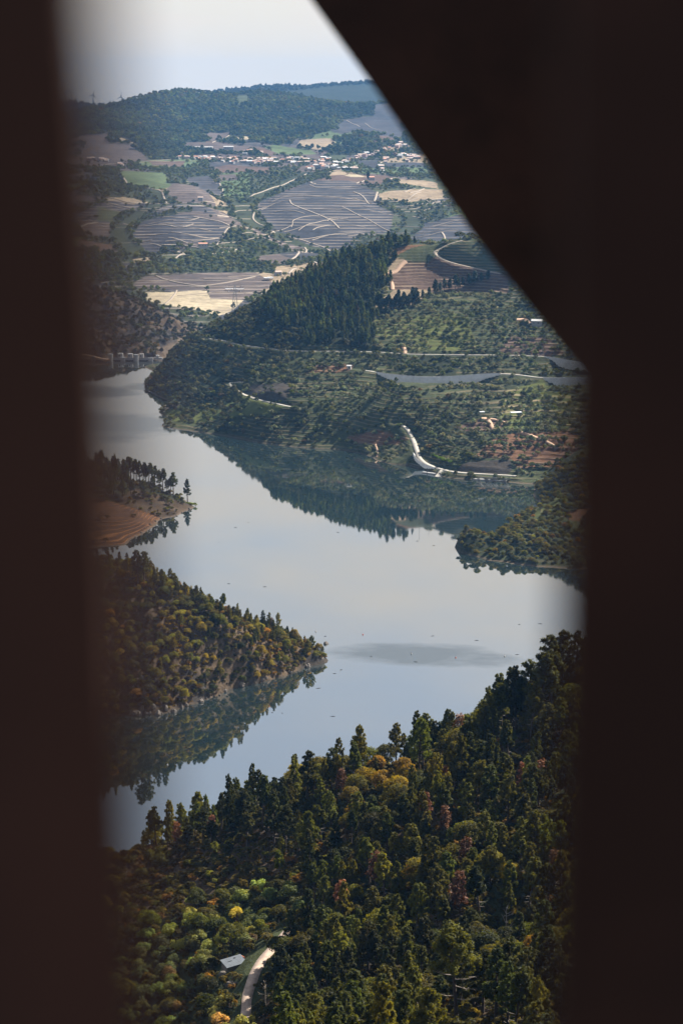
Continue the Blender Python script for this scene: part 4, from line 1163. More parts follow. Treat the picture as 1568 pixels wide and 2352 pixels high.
# --- terraced headland scrub and pines behind the row
x, y, z, rng = candidates(peninsula, 'pen', (-400, -60), (1220, 1450), 4.2, 25, .8)
rnd = rng.uniform(0, 1, len(x)); u, v = UV(x, y, z)
pm = (rnd < .5) & (v < 1150) & (u < 300) & (y > 1320)
stuff('headland_pine_wood', 'pine', np.column_stack([x, y, z])[pm], rng.uniform(.7, 1.15, pm.sum()), tints(pm.sum(), rng, (.75, .85, .9), .2), 6, 'dark pines behind the brown terraces of the headland')
om = ~pm & (rnd < .8)
stuff('headland_scrub', 'bush', np.column_stack([x, y, z - .2])[om], rng.uniform(.6, 1.6, om.sum()), tints(om.sum(), rng, (1, 1.1, .9), .4, .08), 7, 'low scrub on the pine headland')
# --- right headland
x, y, z, rng = candidates(right_spur, 'rsp', (60, 420), (1170, 1450), 4.0, 35, .8)
stuff('right_headland_bushes', 'oak', np.column_stack([x, y, z - .8]), rng.uniform(.4, .85, len(x)), tints(len(x), rng, (1.15, 1.2, .9), .3, .05), 9, 'dense green bushes and small trees on the right headland')
# --- far bank hill
x, y, z, rng = candidates(big_hill, 'big', (-250, 470), (1440, 2030), 3.3, 45, 1.0, 40, .2)
forest = inside(big_p[0][3], x + 26 * fbm(x / 35, y / 35, 83, 3), y + 26 * fbm(x / 35, y / 35, 84, 3))
fr = (z + 1.2 * fbm(x / 50, y / 50, 8, 2)) / 3.4
fr = fr - np.floor(fr)
band = forest | (fr < .5 + .25 * fbm(x / 40, y / 40, 19, 2))      # orchard trees stand in rows along the terraces
keepf = band & ~(forest & (rng.uniform(0, 1, len(x)) < .42))
x, y, z, forest = x[keepf], y[keepf], z[keepf], forest[keepf]
u, v = UV(x, y, z)
pinewood = forest & (u - (v - 690) * .95 > 600 + 60 * fbm(x / 30, y / 30, 77, 2))
rnd = rng.uniform(0, 1, len(x))
fm = pinewood & (rnd < .85)
sc = rng.uniform(.55, 1.05, len(x))
stuff('hill_pine_forest', 'pinelo', np.column_stack([x, y, z - .5])[fm], sc[fm], patchy(tints(fm.sum(), rng, (1.7, 2.0, 1.7), .5, .03), x[fm], y[fm], 60, 64, (1.35, 1.3, 1), (.65, .7, .8)), 10, 'dark pine forest on the shoulder of the far bank hill')
lf = (forest & ~pinewood) | (~forest & ((u < 560) | ((u < 860) & (v < 805))))
stuff('hill_scrub', 'roundlo', np.column_stack([x, y, z - .5])[lf], rng.uniform(.5, 1.15, lf.sum()), tints(lf.sum(), rng, (1.7, 1.6, 1.3), .45, .07), 11, 'mixed green and russet scrub on the far bank slope')
ol = ~forest & ~lf & (rnd < .93)
k = fbm(x / 60, y / 60, 55, 3) + rng.normal(0, .2, len(x)) + .15
g = ol & (k > .0)
stuff('olive_groves', 'olivelo', np.column_stack([x, y, z - .4])[g], rng.uniform(.55, 1.0, g.sum()), tints(g.sum(), rng, (1.8, 1.9, 1.7), .4, 0), 12, 'grey green olive groves on the far bank terraces')
g = ol & (k <= .0)
stuff('hill_oaks', 'roundlo', np.column_stack([x, y, z - .6])[g], rng.uniform(.5, 1.05, g.sum()), tints(g.sum(), rng, (1.6, 1.8, 1.0), .45, .03), 13, 'green oaks and shrubs between the olive terraces')
# --- gorge hill
x, y, z, rng = candidates(gorge_hill, 'gorge', (-420, -80), (2120, 2480), 6.0, 65, 1.0)
stuff('gorge_woods', 'roundlo', np.column_stack([x, y, z - .8]), rng.uniform(.6, 1.4, len(x)), tints(len(x), rng, (1.1, 1.05, .9), .35, .14), 14, 'scrubby woods on the steep hill above the dam')
# --- valley
x, y, z, rng = candidates(valley, 'valley', (-1100, 1100), (2440, 4900), 9.5, 75, -50, 60)
rnd = rng.uniform(0, 1, len(x))
stuff('valley_trees', 'roundlo', np.column_stack([x, y, z - .5]), rng.uniform(.7, 1.6, len(x)), tints(len(x), rng, (2.4, 2.6, 2.0), .45, .02), 15, 'hedges and tree belts between the vineyards')
x, y, z, rng = candidates(valley, 'valley', (-1300, 1300), (4700, 6500), 13.0, 76, 100, 60)
stuff('summit_forest', 'roundlo', np.column_stack([x, y, z - 1]), rng.uniform(1.3, 2.6, len(x)), patchy(tints(len(x), rng, (1.6, 1.9, 1.5), .4, .03), x, y, 160, 63, (1.5, 1.4, .9), (.6, .7, .8)), 16, 'forest covering the rounded hill beyond the village')
x, y, z, rng = candidates(far_ridge, 'far', (-2000, 2000), (8200, 9050), 24.0, 77, 200, 60)
stuff('ridge_forest', 'roundlo', np.column_stack([x, y, z - 2]), rng.uniform(1.5, 3.4, len(x)), tints(len(x), rng, (1.0, 1.1, 1.1), .3), 17, 'forest along the distant skyline ridge')

# --- trees that stand out one by one
def ground(hill, x, y):
    return float(hill.h([x], [y])[0])
row = [(431, 1154, 1.15), (399, 1142, 1.2), (392, 1140, .95), (384, 1134, .7), (374, 1128, 1.1), (366, 1122, .95), (356, 1118, 1.05), (342, 1116, 1.1), (336, 1113, .95), (329, 1112, 1.05), (322, 1110, 1.1), (314, 1108, 1.0), (308, 1106, 1.1), (301, 1103, 1.15), (293, 1102, 1.15), (285, 1100, 1.0),
       (270, 1095, .95), (264, 1094, 1.05), (246, 1090, .9), (232, 1086, 1.15), (222, 1085, 1.0), (192, 1078, 1.1), (350, 1132, .8), (330, 1145, .9), (300, 1150, .95)]
for i, (u_, v_, s_) in enumerate(row):
    X = peninsula.hit([(u_, v_)], 1250, 1420)[0]
    lab = ['lone full-crowned pine at the tip of the headland row', 'second pine from the tip, leaning slightly over the bank', None][min(i, 2)]
    plant('pine_tree', 'pine', (X[0], X[1], X[2] - .2), s_ * 1.25, (.6, .75, .8), R, lab or ('dark slender pine in the silhouetted row on the headland' if v_ < 1130 else 'dark pine just below the headland row'), 'pine tree', 'row of pines on the headland', pick=(0, 1, 3, 2, 3)[i % 5])
for u_, v_, s_, k_, p_, lab in [(603, 1447, .62, 'pine', 4, 'small cone-shaped pine on the headland crest above the water'), (716, 1500, .55, 'pine', 2, 'little pine near the tip of the rocky headland'), (462, 1398, .85, 'oak', 0, 'bushy round oak standing up on the headland skyline'),
                             (490, 1404, .7, 'bare', 0, 'half bare brown tree on the headland skyline'), (625, 1452, .55, 'rustpine', 0, 'reddish dying tree beside the small cone-shaped pine'), (318, 1345, 1.05, 'pine', 1, 'tall open pine, left of a pair at the headland top'), (332, 1345, 1.0, 'pine', 2, 'tall open pine, right of a pair at the headland top'),
                             (372, 1365, .75, 'pine', 0, 'dark pine on the headland skyline right of the pair'), (355, 1362, .7, 'pine', 4, 'stubby dark pine just right of the tall pair'), (386, 1378, .6, 'oak', 2, 'small oak at the step in the headland skyline')]:
    X = left_spur.hit([(u_, v_)], 900, 1000)[0]
    nm = {'pine': 'pine_tree', 'oak': 'oak_tree', 'bare': 'bare_tree', 'rustpine': 'dead_pine'}[k_]
    plant(nm, k_, (X[0], X[1], X[2] - .3), s_ * 1.45, (.8, .85, .8), R, lab, nm.replace('_', ' '), 'trees on the rocky headland skyline', pick=p_)
for u_, v_, D_, s_, k_, p_, rz_, lab in [
        (1238, 1640, 456, 1.6, 'pine', 3, .3, 'tall leaning pine with forked crown on the right crest'), (1265, 1630, 460, 1.65, 'pine', 1, 2.0, 'tall pine with bare curved trunk beside the forked pine'), (1290, 1590, 464, 1.45, 'pine', 2, 1.0, 'tall pine at the right edge of the crest'),
        (1215, 1650, 462, 1.35, 'pine', 2, 4.0, 'shorter pine left of the tall crest pines'), (1178, 1700, 462, 1.38, 'pine', 1, 3.0, 'broad dark pine stepping down the crest'), (1150, 1700, 466, 1.3, 'pine', 3, 5.0, 'leaning pine on the left of the broad crest pine'),
        (1120, 1715, 472, 1.1, 'pine', 0, 1.2, 'pine at the lower step of the crest'), (1050, 1775, 478, 1.1, 'rustpine', 1, 1.2, 'rusty brown dying pine on the crest'), (1320, 1550, 466, 1.2, 'pine', 4, 1.2, 'dark pine half hidden by the steel at the right')]:
    X = P(u_, v_, D_)
    nm = 'dead_pine' if k_ == 'rustpine' else 'pine_tree'
    plant(nm, k_, (X[0], X[1], ground(near_hill, X[0], X[1]) - .2), s_, (.85, .9, .9), R, lab, nm.replace('_', ' '), 'pines on the right crest', pick=p_, rz=rz_)
# large foreground pine with long bare branches
def big_pine(loc):
    rng = np.random.default_rng(5)
    H = 13.0
    mb = MB()
    path = [(0, 0, -1), (-.1, 0, 2), (-.35, .1, 5), (-.55, .1, 8), (-.7, 0, 10.5), (-.75, 0, 12.6)]
    mb.tube(path, [.30, .27, .22, .16, .10, .04], 8)
    e = empty('pine_tree', loc)
    e.scale = (1.2, 1.2, 1.2)
    tag(e, 'large dark pine with long bare branches at the bottom right', 'pine tree', 'pines on the wooded foreground slope')
    br = MB()
    cents, outs = [], []
    for z_, az, L, up, bare in [(3.2, .2, 2.6, -.15, 1), (3.6, 2.9, 2.2, -.1, 1), (4.8, -.1, 3.0, -.2, 1), (5.6, .15, 3.2, .0, 1), (6.1, 3.0, 3.0, .12, 1), (6.3, .1, 3.4, .35, 0), (6.8, 3.3, 2.8, .2, 0), (7.2, -.3, 2.6, .55, 0), (7.4, 1.8, 2.5, .3, 0), (7.0, 4.6, 2.6, .2, 0),
                                (8.2, .4, 2.8, .6, 0), (8.5, 3.4, 2.6, .6, 0), (8.9, 2.2, 2.2, .6, 0), (9.1, 5.2, 2.2, .6, 0), (9.8, .0, 2.0, .8, 0), (9.9, 3.1, 1.9, .8, 0), (10.4, 1.5, 1.6, .9, 0), (10.8, 4.4, 1.5, .9, 0), (11.6, .5, 1.2, 1.2, 0), (11.7, 3.6, 1.2, 1.2, 0), (12.3, 2, .9, 2, 0)]:
        o = at_path(path, min(.99, (z_ + 1) / 13.6))
        d = Vector((math.cos(az), math.sin(az), up)).normalized()
        m1, tip = o + d * L * .5 + Vector((0, 0, -.1)), o + d * L + Vector((0, 0, .25))
        br.tube([o, m1, tip], [.075, .05, .02], 5, m=bare, cap=False)
        for k in range(3):
            d2 = (d + Vector(rng.normal(0, .5, 3))).normalized()
            br.tube([o.lerp(tip, .4 + .2 * k), o.lerp(tip, .4 + .2 * k) + d2 * .7], [.03, .01], 3, m=bare, cap=False)
        if not bare:
            for k in range(6):
                c = np.array(o.lerp(tip, 1 - .11 * k)) + rng.normal(0, .22, 3)
                m = 95
                dd = rng.normal(0, 1, (m, 3)); dd /= np.linalg.norm(dd, axis=1)[:, None]
                cents.append(c + dd * rng.uniform(.2, .62, (m, 1)) * np.array([1, 1, 1.35]) + np.array([0, 0, .2])); outs.append(dd + np.array([0, 0, .4]))
    mb.build('trunk', [M['bark']], e)
    br.build('branches', [M['bark'], M['dead']], e)
    q = leaf_quads(np.concatenate(cents), np.concatenate(outs), .22, rng)
    c = link('crown', npmesh('crown', q, np.arange(len(q)).reshape(-1, 4), mats=[M['pine']]), e)
    c['tint'] = [1.1, 1.1, .9]
X = P(1048, 2385, 285)
big_pine((X[0], X[1], ground(near_hill, X[0], X[1])))
# umbrella pine and copse on the hilltop of the far bank
for u_, v_, s_, lab in [(1055, 560, 1.0, 'umbrella pine with flat crown alone on the hilltop vineyard'), (1080, 563, .8, 'low spreading tree beside the umbrella pine')]:
    X = P(u_, v_, 1946)
    mb, q = make_round(200, H=9, W_=13, nleaf=900, size=.9, trunk=.42, lobes=14, flat=.5)
    e = empty('umbrella_pine', (X[0], X[1], ground(big_hill, X[0], X[1])))
    e.scale = (s_,) * 3
    tag(e, lab, 'pine tree')
    mb.build('trunk', [M['bark']], e)
    c = link('crown', npmesh('crown', q, np.arange(len(q)).reshape(-1, 4), mats=[M['forest_lo']]), e); c['tint'] = [1.0, 1.0, 1.0]
for i, (u_, v_) in enumerate([(1010, 672), (1020, 668), (1045, 664), (1062, 660), (1076, 657), (1000, 676), (985, 684), (955, 690), (948, 694), (1052, 662), (906, 602), (915, 700), (970, 690), (1032, 668), (1090, 655), (1105, 650), (1120, 648)] + [(856 + 6 * i, 704 + 6 * math.sin(i * .25) + (i % 3)) for i in range(18)]):
    X = big_hill.hit([(u_, v_)], 1700, 1990)[0]
    plant('hillside_pine', 'pinelo', (X[0], X[1], X[2] - .3), .9 + .35 * (i % 3) / 2, (.7, .9, 1), R, 'dark pine standing at the edge of the tan field on the far hill', 'pine tree', 'pines at the edge of the tan field')
for u_, v_, s_, t_, lab in [(1016, 1062, 1.0, (3.2, 4.6, 1.0), 'bright lime green bush beside the riverside road')] + [(1010 + 8 * i, 1056 + 3 * i, .7, (3.0, 4.4, 1.0), 'bright lime green bush beside the riverside road') for i in range(-2, 4)]:
    X = big_hill.hit([(u_, v_)], 1450, 1650)[0]
    plant('riverside_bush', 'roundlo', (X[0], X[1], X[2] - .5), s_, t_, R, lab, 'bush', 'bright bushes by the riverside road')
X = W(449, 1163)
for k in range(3):
    plant('tip_bush', 'bush', (X[0] - 3 * k, X[1] + 1.5 * k, -.1), 1.2, (1.8, 2.4, .8), R, 'bright green bush at the water on the headland tip', 'bush', 'bushes on the headland tip')
# rocks along the rocky headland and shore
rm = []
for k in range(6):
    rr = np.random.default_rng(300 + k)
    bm = MB()
    n1, n2 = 7, 5
    vs = []
    for j in range(n2 + 1):
        for i in range(n1):
            a, b = 2 * math.pi * i / n1, math.pi * j / n2
            r = rr.uniform(.75, 1.15)
            vs.append((math.cos(a) * math.sin(b) * r, math.sin(a) * math.sin(b) * r, math.cos(b) * r * 1.1))
    fs = [(j * n1 + i, (j + 1) * n1 + i, (j + 1) * n1 + (i + 1) % n1, j * n1 + (i + 1) % n1) for j in range(n2) for i in range(n1)]
    bm.add(vs, fs)
    rm.append(bm.mesh('rock', [M['rock']]))
rk = [(300 + 9 * i, 1640 - (8 if i % 3 == 0 else 0)) for i in range(12)] + [(418, 1627), (429, 1621), (462, 1611), (505, 1597), (518, 1590), (556, 1576), (603, 1565), (612, 1561), (668, 1546), (706, 1531), (738, 1514), (748, 1510)] \
    + [(300 + 8 * i, 1600 - 12 * (i % 4)) for i in range(8)] + [(370, 1192), (358, 1198), (345, 1206), (335, 1214), (325, 1225), (312, 1236), (300, 1246), (405, 1184), (418, 1178), (435, 1170)]
for i, (u_, v_) in enumerate(rk):
    hh = left_spur if v_ > 1400 else peninsula
    X = hh.hit([(u_, v_)], 850, 1420, 900)[0]
    o = link('boulder', rm[i % 6])
    s_ = R.uniform(.6, 2.0) if v_ > 1400 else R.uniform(.6, 1.4)
    o.location = (X[0], X[1], max(X[2], 0) + .1)
    o.scale = (s_, s_, s_ * (1.7 if v_ < 1640 and v_ > 1540 and u_ < 420 else .8))
    o.rotation_euler = (0, 0, R.uniform(0, 6))
    tag(o, 'grey rock at the waterline of the rocky headland' if v_ > 1400 else 'pale rock at the waterline of the pine headland', 'rock', 'rocks along the headland shores')

# ------------------------------------------------------------------ things people built
# retaining walls under the roads
wall_m = plain('pale_wall_concrete', (0.50, 0.50, 0.48), .9, .4, .25)
def wall(pts, i0, i1, hmax, lab):
    seg = pts[i0:i1]
    n = len(seg)
    d = np.gradient(seg[:, :2], axis=0); d /= np.linalg.norm(d, axis=1)[:, None]
    nr = np.stack([d[:, 1], -d[:, 0]], 1)
    nr *= np.sign(-nr[:, 1])[:, None]          # outer side looks down to the river
    a = seg[:, :2] + nr * 3.3
    t = np.linspace(0, 1, n)
    hh = hmax * np.clip(np.sin(np.pi * t) * 1.5, .12, 1)
    b = a + nr * .5
    foot = a + nr * (0.1 * hh[:, None])
    z = seg[:, 2]
    V = np.concatenate([np.column_stack([a, z + .9]), np.column_stack([b, z + .9]), np.column_stack([foot + nr * .5, z - hh]), np.column_stack([a - nr, z - hh])])
    i = np.arange(n - 1)
    Q = np.concatenate([np.column_stack([i, i + 1, i + 1 + n, i + n]), np.column_stack([i + n, i + n + 1, i + 2 * n + 1, i + 2 * n]), np.column_stack([i + 3 * n, i + 3 * n + 1, i + 1, i])])
    o = link('retaining_wall', npmesh('retaining_wall', V, Q, mats=[wall_m]))
    tag(o, lab, 'wall')
    # coping rail as a part
    mb = MB()
    mb.tube([tuple(p) + (zz + 1.0,) for p, zz in zip((a + b)[::2] / 2, z[::2])], [.18] * len(z[::2]), 4)
    mb.build('coping', M['white'], o)
def idx(pts, u0, u1):
    uu = UV(pts[:, 0], pts[:, 1], pts[:, 2])[0]
    k = np.nonzero((uu >= u0) & (uu <= u1))[0]
    return k[0], k[-1] + 1
wall(road_mid, *idx(road_mid, 868, 1155), 9.5, 'long pale curved retaining wall below the middle road')
wall(road_mid, *idx(road_mid, 1238, 1400), 10, 'pale retaining wall partly hidden by steel, lower right')
wall(road_up, *idx(road_up, 1246, 1400), 9, 'pale retaining wall under the upper road at right')
k0 = np.argmin(np.abs(road_low[:, 1] - 1545))
wall(road_low, *idx(road_low[:], 958, 1010), 2.6, 'curved low wall under the riverside road')
# poles by the upper road and utility poles
for i, (u_, v_, h_, hill) in enumerate([(1172, 813, 5, big_hill), (1200, 814, 5, big_hill), (1222, 815, 5, big_hill), (1246, 816, 5, big_hill), (968, 563, 12, big_hill), (1241, 866, 5, big_hill), (990, 560, 9, big_hill)]):
    X = hill.hit([(u_, v_)], 1560, 1990)[0]
    mb = MB(); mb.tube([(0, 0, -.5), (0, 0, h_)], [.16, .1], 6)
    e = empty('utility_pole', (X[0], X[1], X[2] + .2))
    tag(e, 'thin pale pole beside the upper road' if i < 4 else 'tall thin pole on the hilltop' if i != 5 else 'short pole above the lower right wall', 'pole', 'poles on the far bank')
    mb.build('post', M['galv'], e)
    mb = MB(); mb.box((0, 0, h_ - .5), (1.2 if h_ > 6 else .5, .15, .2)); mb.build('crossarm', M['galv'], e)

# dam
Y0 = W(300, 829)[1]
def dx(u): return W(u, 829)[0] * 1.0
dam = empty('dam', (dx(300), Y0, 0))
tag(dam, 'low concrete dam with round towers across the river gorge', 'dam')
def dp(name, fn, m):
    mb = MB(); fn(mb)
    me = mb.mesh(name, [m] if not isinstance(m, list) else m)
    o = link(name, me, dam)
    o.location = (-dx(300), 0, 0)
    return o
dp('deck', lambda b: [b.box(((dx(222) + dx(352)) / 2, 2, 2.0), (dx(352) - dx(222), 5, 2.2)), b.box(((dx(222) + dx(352)) / 2, -.6, 3.4), (dx(352) - dx(222), .25, .7))], M['conc'])
for u0, u1, top in ((308, 319.5, 6.8), (249, 260.5, 7.4)):
    def tower(b, u0=u0, u1=u1, top=top):
        c, r = (dx(u0) + dx(u1)) / 2, (dx(u1) - dx(u0)) / 2
        b.tube([(c, -1.5, -.5), (c, -1.5, top)], [r, r], 20)
        b.tube([(c, -1.5, top + .01), (c, -1.5, top + .45)], [r * 1.06, r * 1.06], 20)
    dp('round_tower', tower, M['conc'])
for u0, u1, top in ((270.5, 282, 7.2), (294, 304.5, 6.8), (320.5, 329, 6.6)):
    def hut(b, u0=u0, u1=u1, top=top):
        c, w = (dx(u0) + dx(u1)) / 2, dx(u1) - dx(u0)
        b.box((c, 5.5, top / 2 + 1.4), (w, 4, top - 2.6))
        b.box((c, 5.5, top + .3), (w * 1.08, 4.3, .3))
        b.box((c - w * .22, 3.45, top * .5 + 1.6), (w * .22, .2, 1.6), m=1)
    dp('gate_house', hut, [M['white'], M['dark']])
for u0, u1, top in ((278, 288, 4.6), (211, 220, 5.8), (341, 352, 4.0)):
    dp('pier', lambda b, u0=u0, u1=u1, top=top: b.box(((dx(u0) + dx(u1)) / 2, -1.2, top / 2 - .4), (dx(u1) - dx(u0), 3.5, top)), M['conc'])
for u0, u1 in ((262, 278), (289, 307), (320, 340)):
    dp('sluice_gate', lambda b, u0=u0, u1=u1: b.box(((dx(u0) + dx(u1)) / 2, .4, .2), (dx(u1) - dx(u0) - 1.0, .4, 1.6)), M['dark'])
# lock house right of the dam
e = empty('lock_house', (dx(363), Y0 + 3, 0)); tag(e, 'small pale lock building at the right end of the dam', 'building')
mb = MB(); mb.box((0, 0, 2.4), (9, 4, 2.2)); mb.box((0, -2.1, .7), (1.0, .5, 2.8)); mb.build('wall', M['conc'], e)
mb = MB(); mb.box((-.5, 0, 4.6), (3, 2.6, 2.0)); mb.build('tower', M['white'], e)
mb = MB(); mb.box((-.5, 0, 5.75), (3.6, 3.1, .3)); mb.build('roof', M['greyroof'], e)
# approach road to the dam on the left bank
pts = densify([W(185, 814, 5), W(205, 816, 5), W(222, 821, 4), W(236, 824, 3.2), W(250, 826, 3.0)], 3, 1)
strip('dam_road', pts, 4.5, M['dirt'], 0.3, 2.0, label='pale road leading onto the dam from the left')

# jetties
def jetty(pts_uv, gang, lab, w=2.2, pil=()):
    e = empty('floating_jetty', W(*pts_uv[0])); tag(e, lab, 'jetty')
    o0 = Vector(W(*pts_uv[0]))
    a, b = Vector(W(*pts_uv[0])), Vector(W(*pts_uv[1]))
    d = (b - a); L = d.length; rz = math.atan2(d.y, d.x)
    mb = MB(); c = (a + b) / 2 - o0
    mb.box((c.x, c.y, .45), (L, w, .6), rz); mb.build('pontoon', M['white'], e)
    for (ua, va, ub, vb, zt) in gang:
        p, q = Vector(W(ua, va)) - o0, Vector(W(ub, vb, zt)) - o0
        p.z = .9; q.z = zt
        mb = MB(); mid = (p + q) / 2
        side = Vector((-(q - p).y, (q - p).x, 0)).normalized() * .6
        for s in (-1, 1):
            mb.tube([p + side * s + Vector((0, 0, .8)), q + side * s + Vector((0, 0, .8))], [.09, .09], 4)
            mb.tube([p + side * s, q + side * s], [.09, .09], 4)
        mb.add([p + side, p - side, q - side, q + side, p + side - Vector((0, 0, .2)), p - side - Vector((0, 0, .2)), q - side - Vector((0, 0, .2)), q + side - Vector((0, 0, .2))], [(0, 1, 2, 3), (7, 6, 5, 4), (0, 3, 7, 4), (1, 5, 6, 2)])
        mb.build('gangway', M['white'], e)
    for (up, vp) in pil:
        p = Vector(W(up, vp)) - o0
        mb = MB(); mb.tube([(p.x, p.y, -2), (p.x, p.y, 4.2)], [.28, .28], 8); pl = mb.build('mooring_post', M['dark'], e)
        mb = MB(); mb.tube([(p.x, p.y, 4.2), (p.x, p.y, 4.7)], [.34, .1], 8); mb.build('cap', M['white'], pl)
jetty([(971, 1085.5), (1004, 1090)], [(1000, 1089, 1022, 1085, 3)], 'small white floating jetty left of the slipway', 2.0, [(980, 1087), (1003, 1091)])
jetty([(1086, 1101), (1163, 1106)], [(1098, 1101, 1109, 1099, 3), (1113, 1102, 1125, 1099, 3), (1117, 1102, 1130, 1099, 3), (1126, 1103, 1138, 1099, 3), (1133, 1103, 1143, 1099, 3), (1155, 1105, 1165, 1101, 3), (1157, 1105, 1170, 1101, 3)], 'long white floating jetty with several gangways', 2.4)
# slipway
a, b = big_hill.hit([(1024, 1086)], 1450, 1600)[0], W(1008, 1094)
mb = MB(); mb.add([(b[0] - 4, b[1] - 2, -.4), (b[0] + 6, b[1] - 2, -.4), (a[0] + 8, a[1] + 8, a[2] + .8), (a[0] - 4, a[1] + 8, a[2] + .8), (b[0] - 4, b[1] - 2, -1.6), (b[0] + 6, b[1] - 2, -1.6), (a[0] + 8, a[1] + 8, a[2] - 1), (a[0] - 4, a[1] + 8, a[2] - 1)], [(0, 1, 2, 3), (0, 4, 5, 1), (1, 5, 6, 2), (3, 7, 4, 0)])
tag(mb.build('slipway', M['asphalt']), 'pale concrete slipway sloping into the water', 'slipway')
# buoys and driftwood
for u_, v_, m_, lab in [(944, 1502, 'white', 'white buoy, left of three on the ruffled patch'), (1046, 1511, 'red', 'red buoy on the ruffled patch of water'), (1158, 1508, 'white', 'white buoy at the right end of the ruffled patch'), (725, 1451, 'white', 'white buoy in the middle of the river'), (833, 1458, 'red', 'reddish buoy left of centre river'), (385, 1757, 'white', 'white buoy near the lower left bank')]:
    x_, y_, _ = W(u_, v_)
    e = empty('buoy', (x_, y_, 0)); tag(e, lab, 'buoy', 'mooring buoys')
    mb = MB(); n = 10
    mb.tube([(0, 0, -.5), (0, 0, -.2), (0, 0, .1), (0, 0, .4), (0, 0, .55)], [.15, .35, .42, .3, .1], n); mb.build('float', M[m_], e)
    mb = MB(); mb.tube([(0, 0, .5), (0, 0, .95)], [.06, .06], 5); mb.build('mooring_ring', M['galv'], e)
for i in range(34):
    u_, v_ = R.uniform(420, 1250), R.uniform(1180, 1700)
    x_, y_, _ = W(u_, v_)
    if ground(left_spur, x_, y_) > -2 or ground(big_hill, x_, y_) > -2 or ground(right_spur, x_, y_) > -2 or (v_ > 1560 and u_ > 900): continue
    mb = MB(); L = R.uniform(.6, 2.6); a = R.uniform(-.4, .4)
    mb.tube([(-L / 2, 0, .02), (0, .1, .1), (L / 2, 0, .03)], [.05, .12, .04], 5)
    mb.tube([(0, .1, .1), (L * .2, L * .15, .25)], [.05, .02], 4)
    o = mb.build('driftwood', M['bark']); o.location = (x_, y_, 0); o.rotation_euler = (0, 0, a)
    tag(o, 'small piece of dark driftwood floating on the river', 'driftwood', 'driftwood on the river')

# shed in the olive grove
def shed():
    X = near_hill.hit([(538, 2222)], 300, 560, 1500)[0]
    e = empty('shed', (X[0], X[1], X[2]), math.radians(36)); e.scale = (.72, .72, .72); tag(e, 'long tin-roofed stone shed in the olive grove', 'shed')
    mb = MB()
    mb.box((0, 1.5, 1.0), (7.0, .3, 2.6)); mb.box((0, -1.5, .8), (7.0, .3, 1.7)); mb.box((-3.4, 0, .85), (.3, 2.7, 1.9)); mb.box((3.4, 0, .85), (.3, 2.7, 1.9))
    mb.build('stone_wall', M['rock'], e)
    mb = MB()
    n = 36
    vs, fs = [], []
    for k in range(n + 1):
        xx = -3.9 + 7.4 * k / n
        dz = .05 * (k % 2)
        for (yy, zz) in ((-2.0, 1.55), (1.9, 2.75)):
            vs += [(xx, yy, zz + dz), (xx, yy, zz + dz - .05)]
    for k in range(n):
        a = 4 * k
        fs += [(a, a + 4, a + 6, a + 2), (a + 1, a + 3, a + 7, a + 5), (a, a + 1, a + 5, a + 4), (a + 2, a + 6, a + 7, a + 3)]
    mb.add(vs, fs)
    mb.build('tin_roof', plain('corrugated_tin', (0.085, 0.10, 0.12), .9, .5, .9), e)
    mb = MB(); mb.box((.8, 1.0, 2.62), (.7, .35, .06)); mb.box((-1.4, .2, 2.36), (1.6, .12, .05)); mb.build('roof_patch', M['dark'], e)
    mb = MB(); mb.box((3.62, .6, 1.7), (.12, 1.7, 1.5)); mb.build('door_panel', plain('rusty_orange_sheet', (0.55, 0.17, 0.08), .8, .4, 2), e)
    return X
shed_at = shed()
X = near_hill.hit([(533, 2265)], 300, 560, 1500)[0]
mb = MB(); mb.tube([(0, 0, -.3), (.05, 0, 2.6)], [.07, .05], 6); o = mb.build('fence_post', M['bark']); o.location = X; tag(o, 'thin wooden post just below the shed', 'post')
for du, dv, s_ in ((512, 2238, .9), (520, 2243, .8), (527, 2262, 1.0), (541, 2264, .8), (553, 2188, .5)):
    X = near_hill.hit([(du, dv)], 300, 560, 1500)[0]
    o = link('boulder', rm[int(dv) % 6]); o.location = X; o.scale = (s_ * 1.3, s_, s_ * .8); tag(o, 'rock beside the tin-roofed shed', 'rock', 'rocks around the shed')

# houses
def gable_house(w, d, h, rm_, wm_):
    mb = MB()
    mb.box((0, 0, h / 2 - 1), (w, d, h + 2), m=0)
    for sx in (-1, 1):
        x0 = sx * (w / 2 - .01)
        mb.add([(x0, -d / 2, h), (x0, d / 2, h), (x0, 0, h + d * .22)], [(0, 1, 2)], 0)
    o, t = .4, .25
    r = h + d * .22
    vs = [(-w / 2 - o, -d / 2 - o, h - .15), (w / 2 + o, -d / 2 - o, h - .15), (w / 2 + o, 0, r + .12), (-w / 2 - o, 0, r + .12), (-w / 2 - o, d / 2 + o, h - .15), (w / 2 + o, d / 2 + o, h - .15)]
    mb.add(vs + [(a, b, c + t) for a, b, c in vs], [(6, 7, 8, 9), (9, 8, 11, 10), (0, 3, 2, 1), (3, 4, 5, 2), (0, 1, 7, 6), (5, 4, 10, 11), (1, 2, 8, 7), (2, 5, 11, 8), (4, 3, 9, 10), (3, 0, 6, 9)], 1)
    for k in range(max(1, int(w / 3))):
        xx = -w / 2 + 1.5 + k * 3
        for zz in ((1.5, 4.2) if h > 5 else (1.5,)):
            mb.box((xx, -d / 2 - .02, zz), (.9, .08, 1.2), m=2)
    return mb.mesh('house', [wm_, rm_, M['dark']])
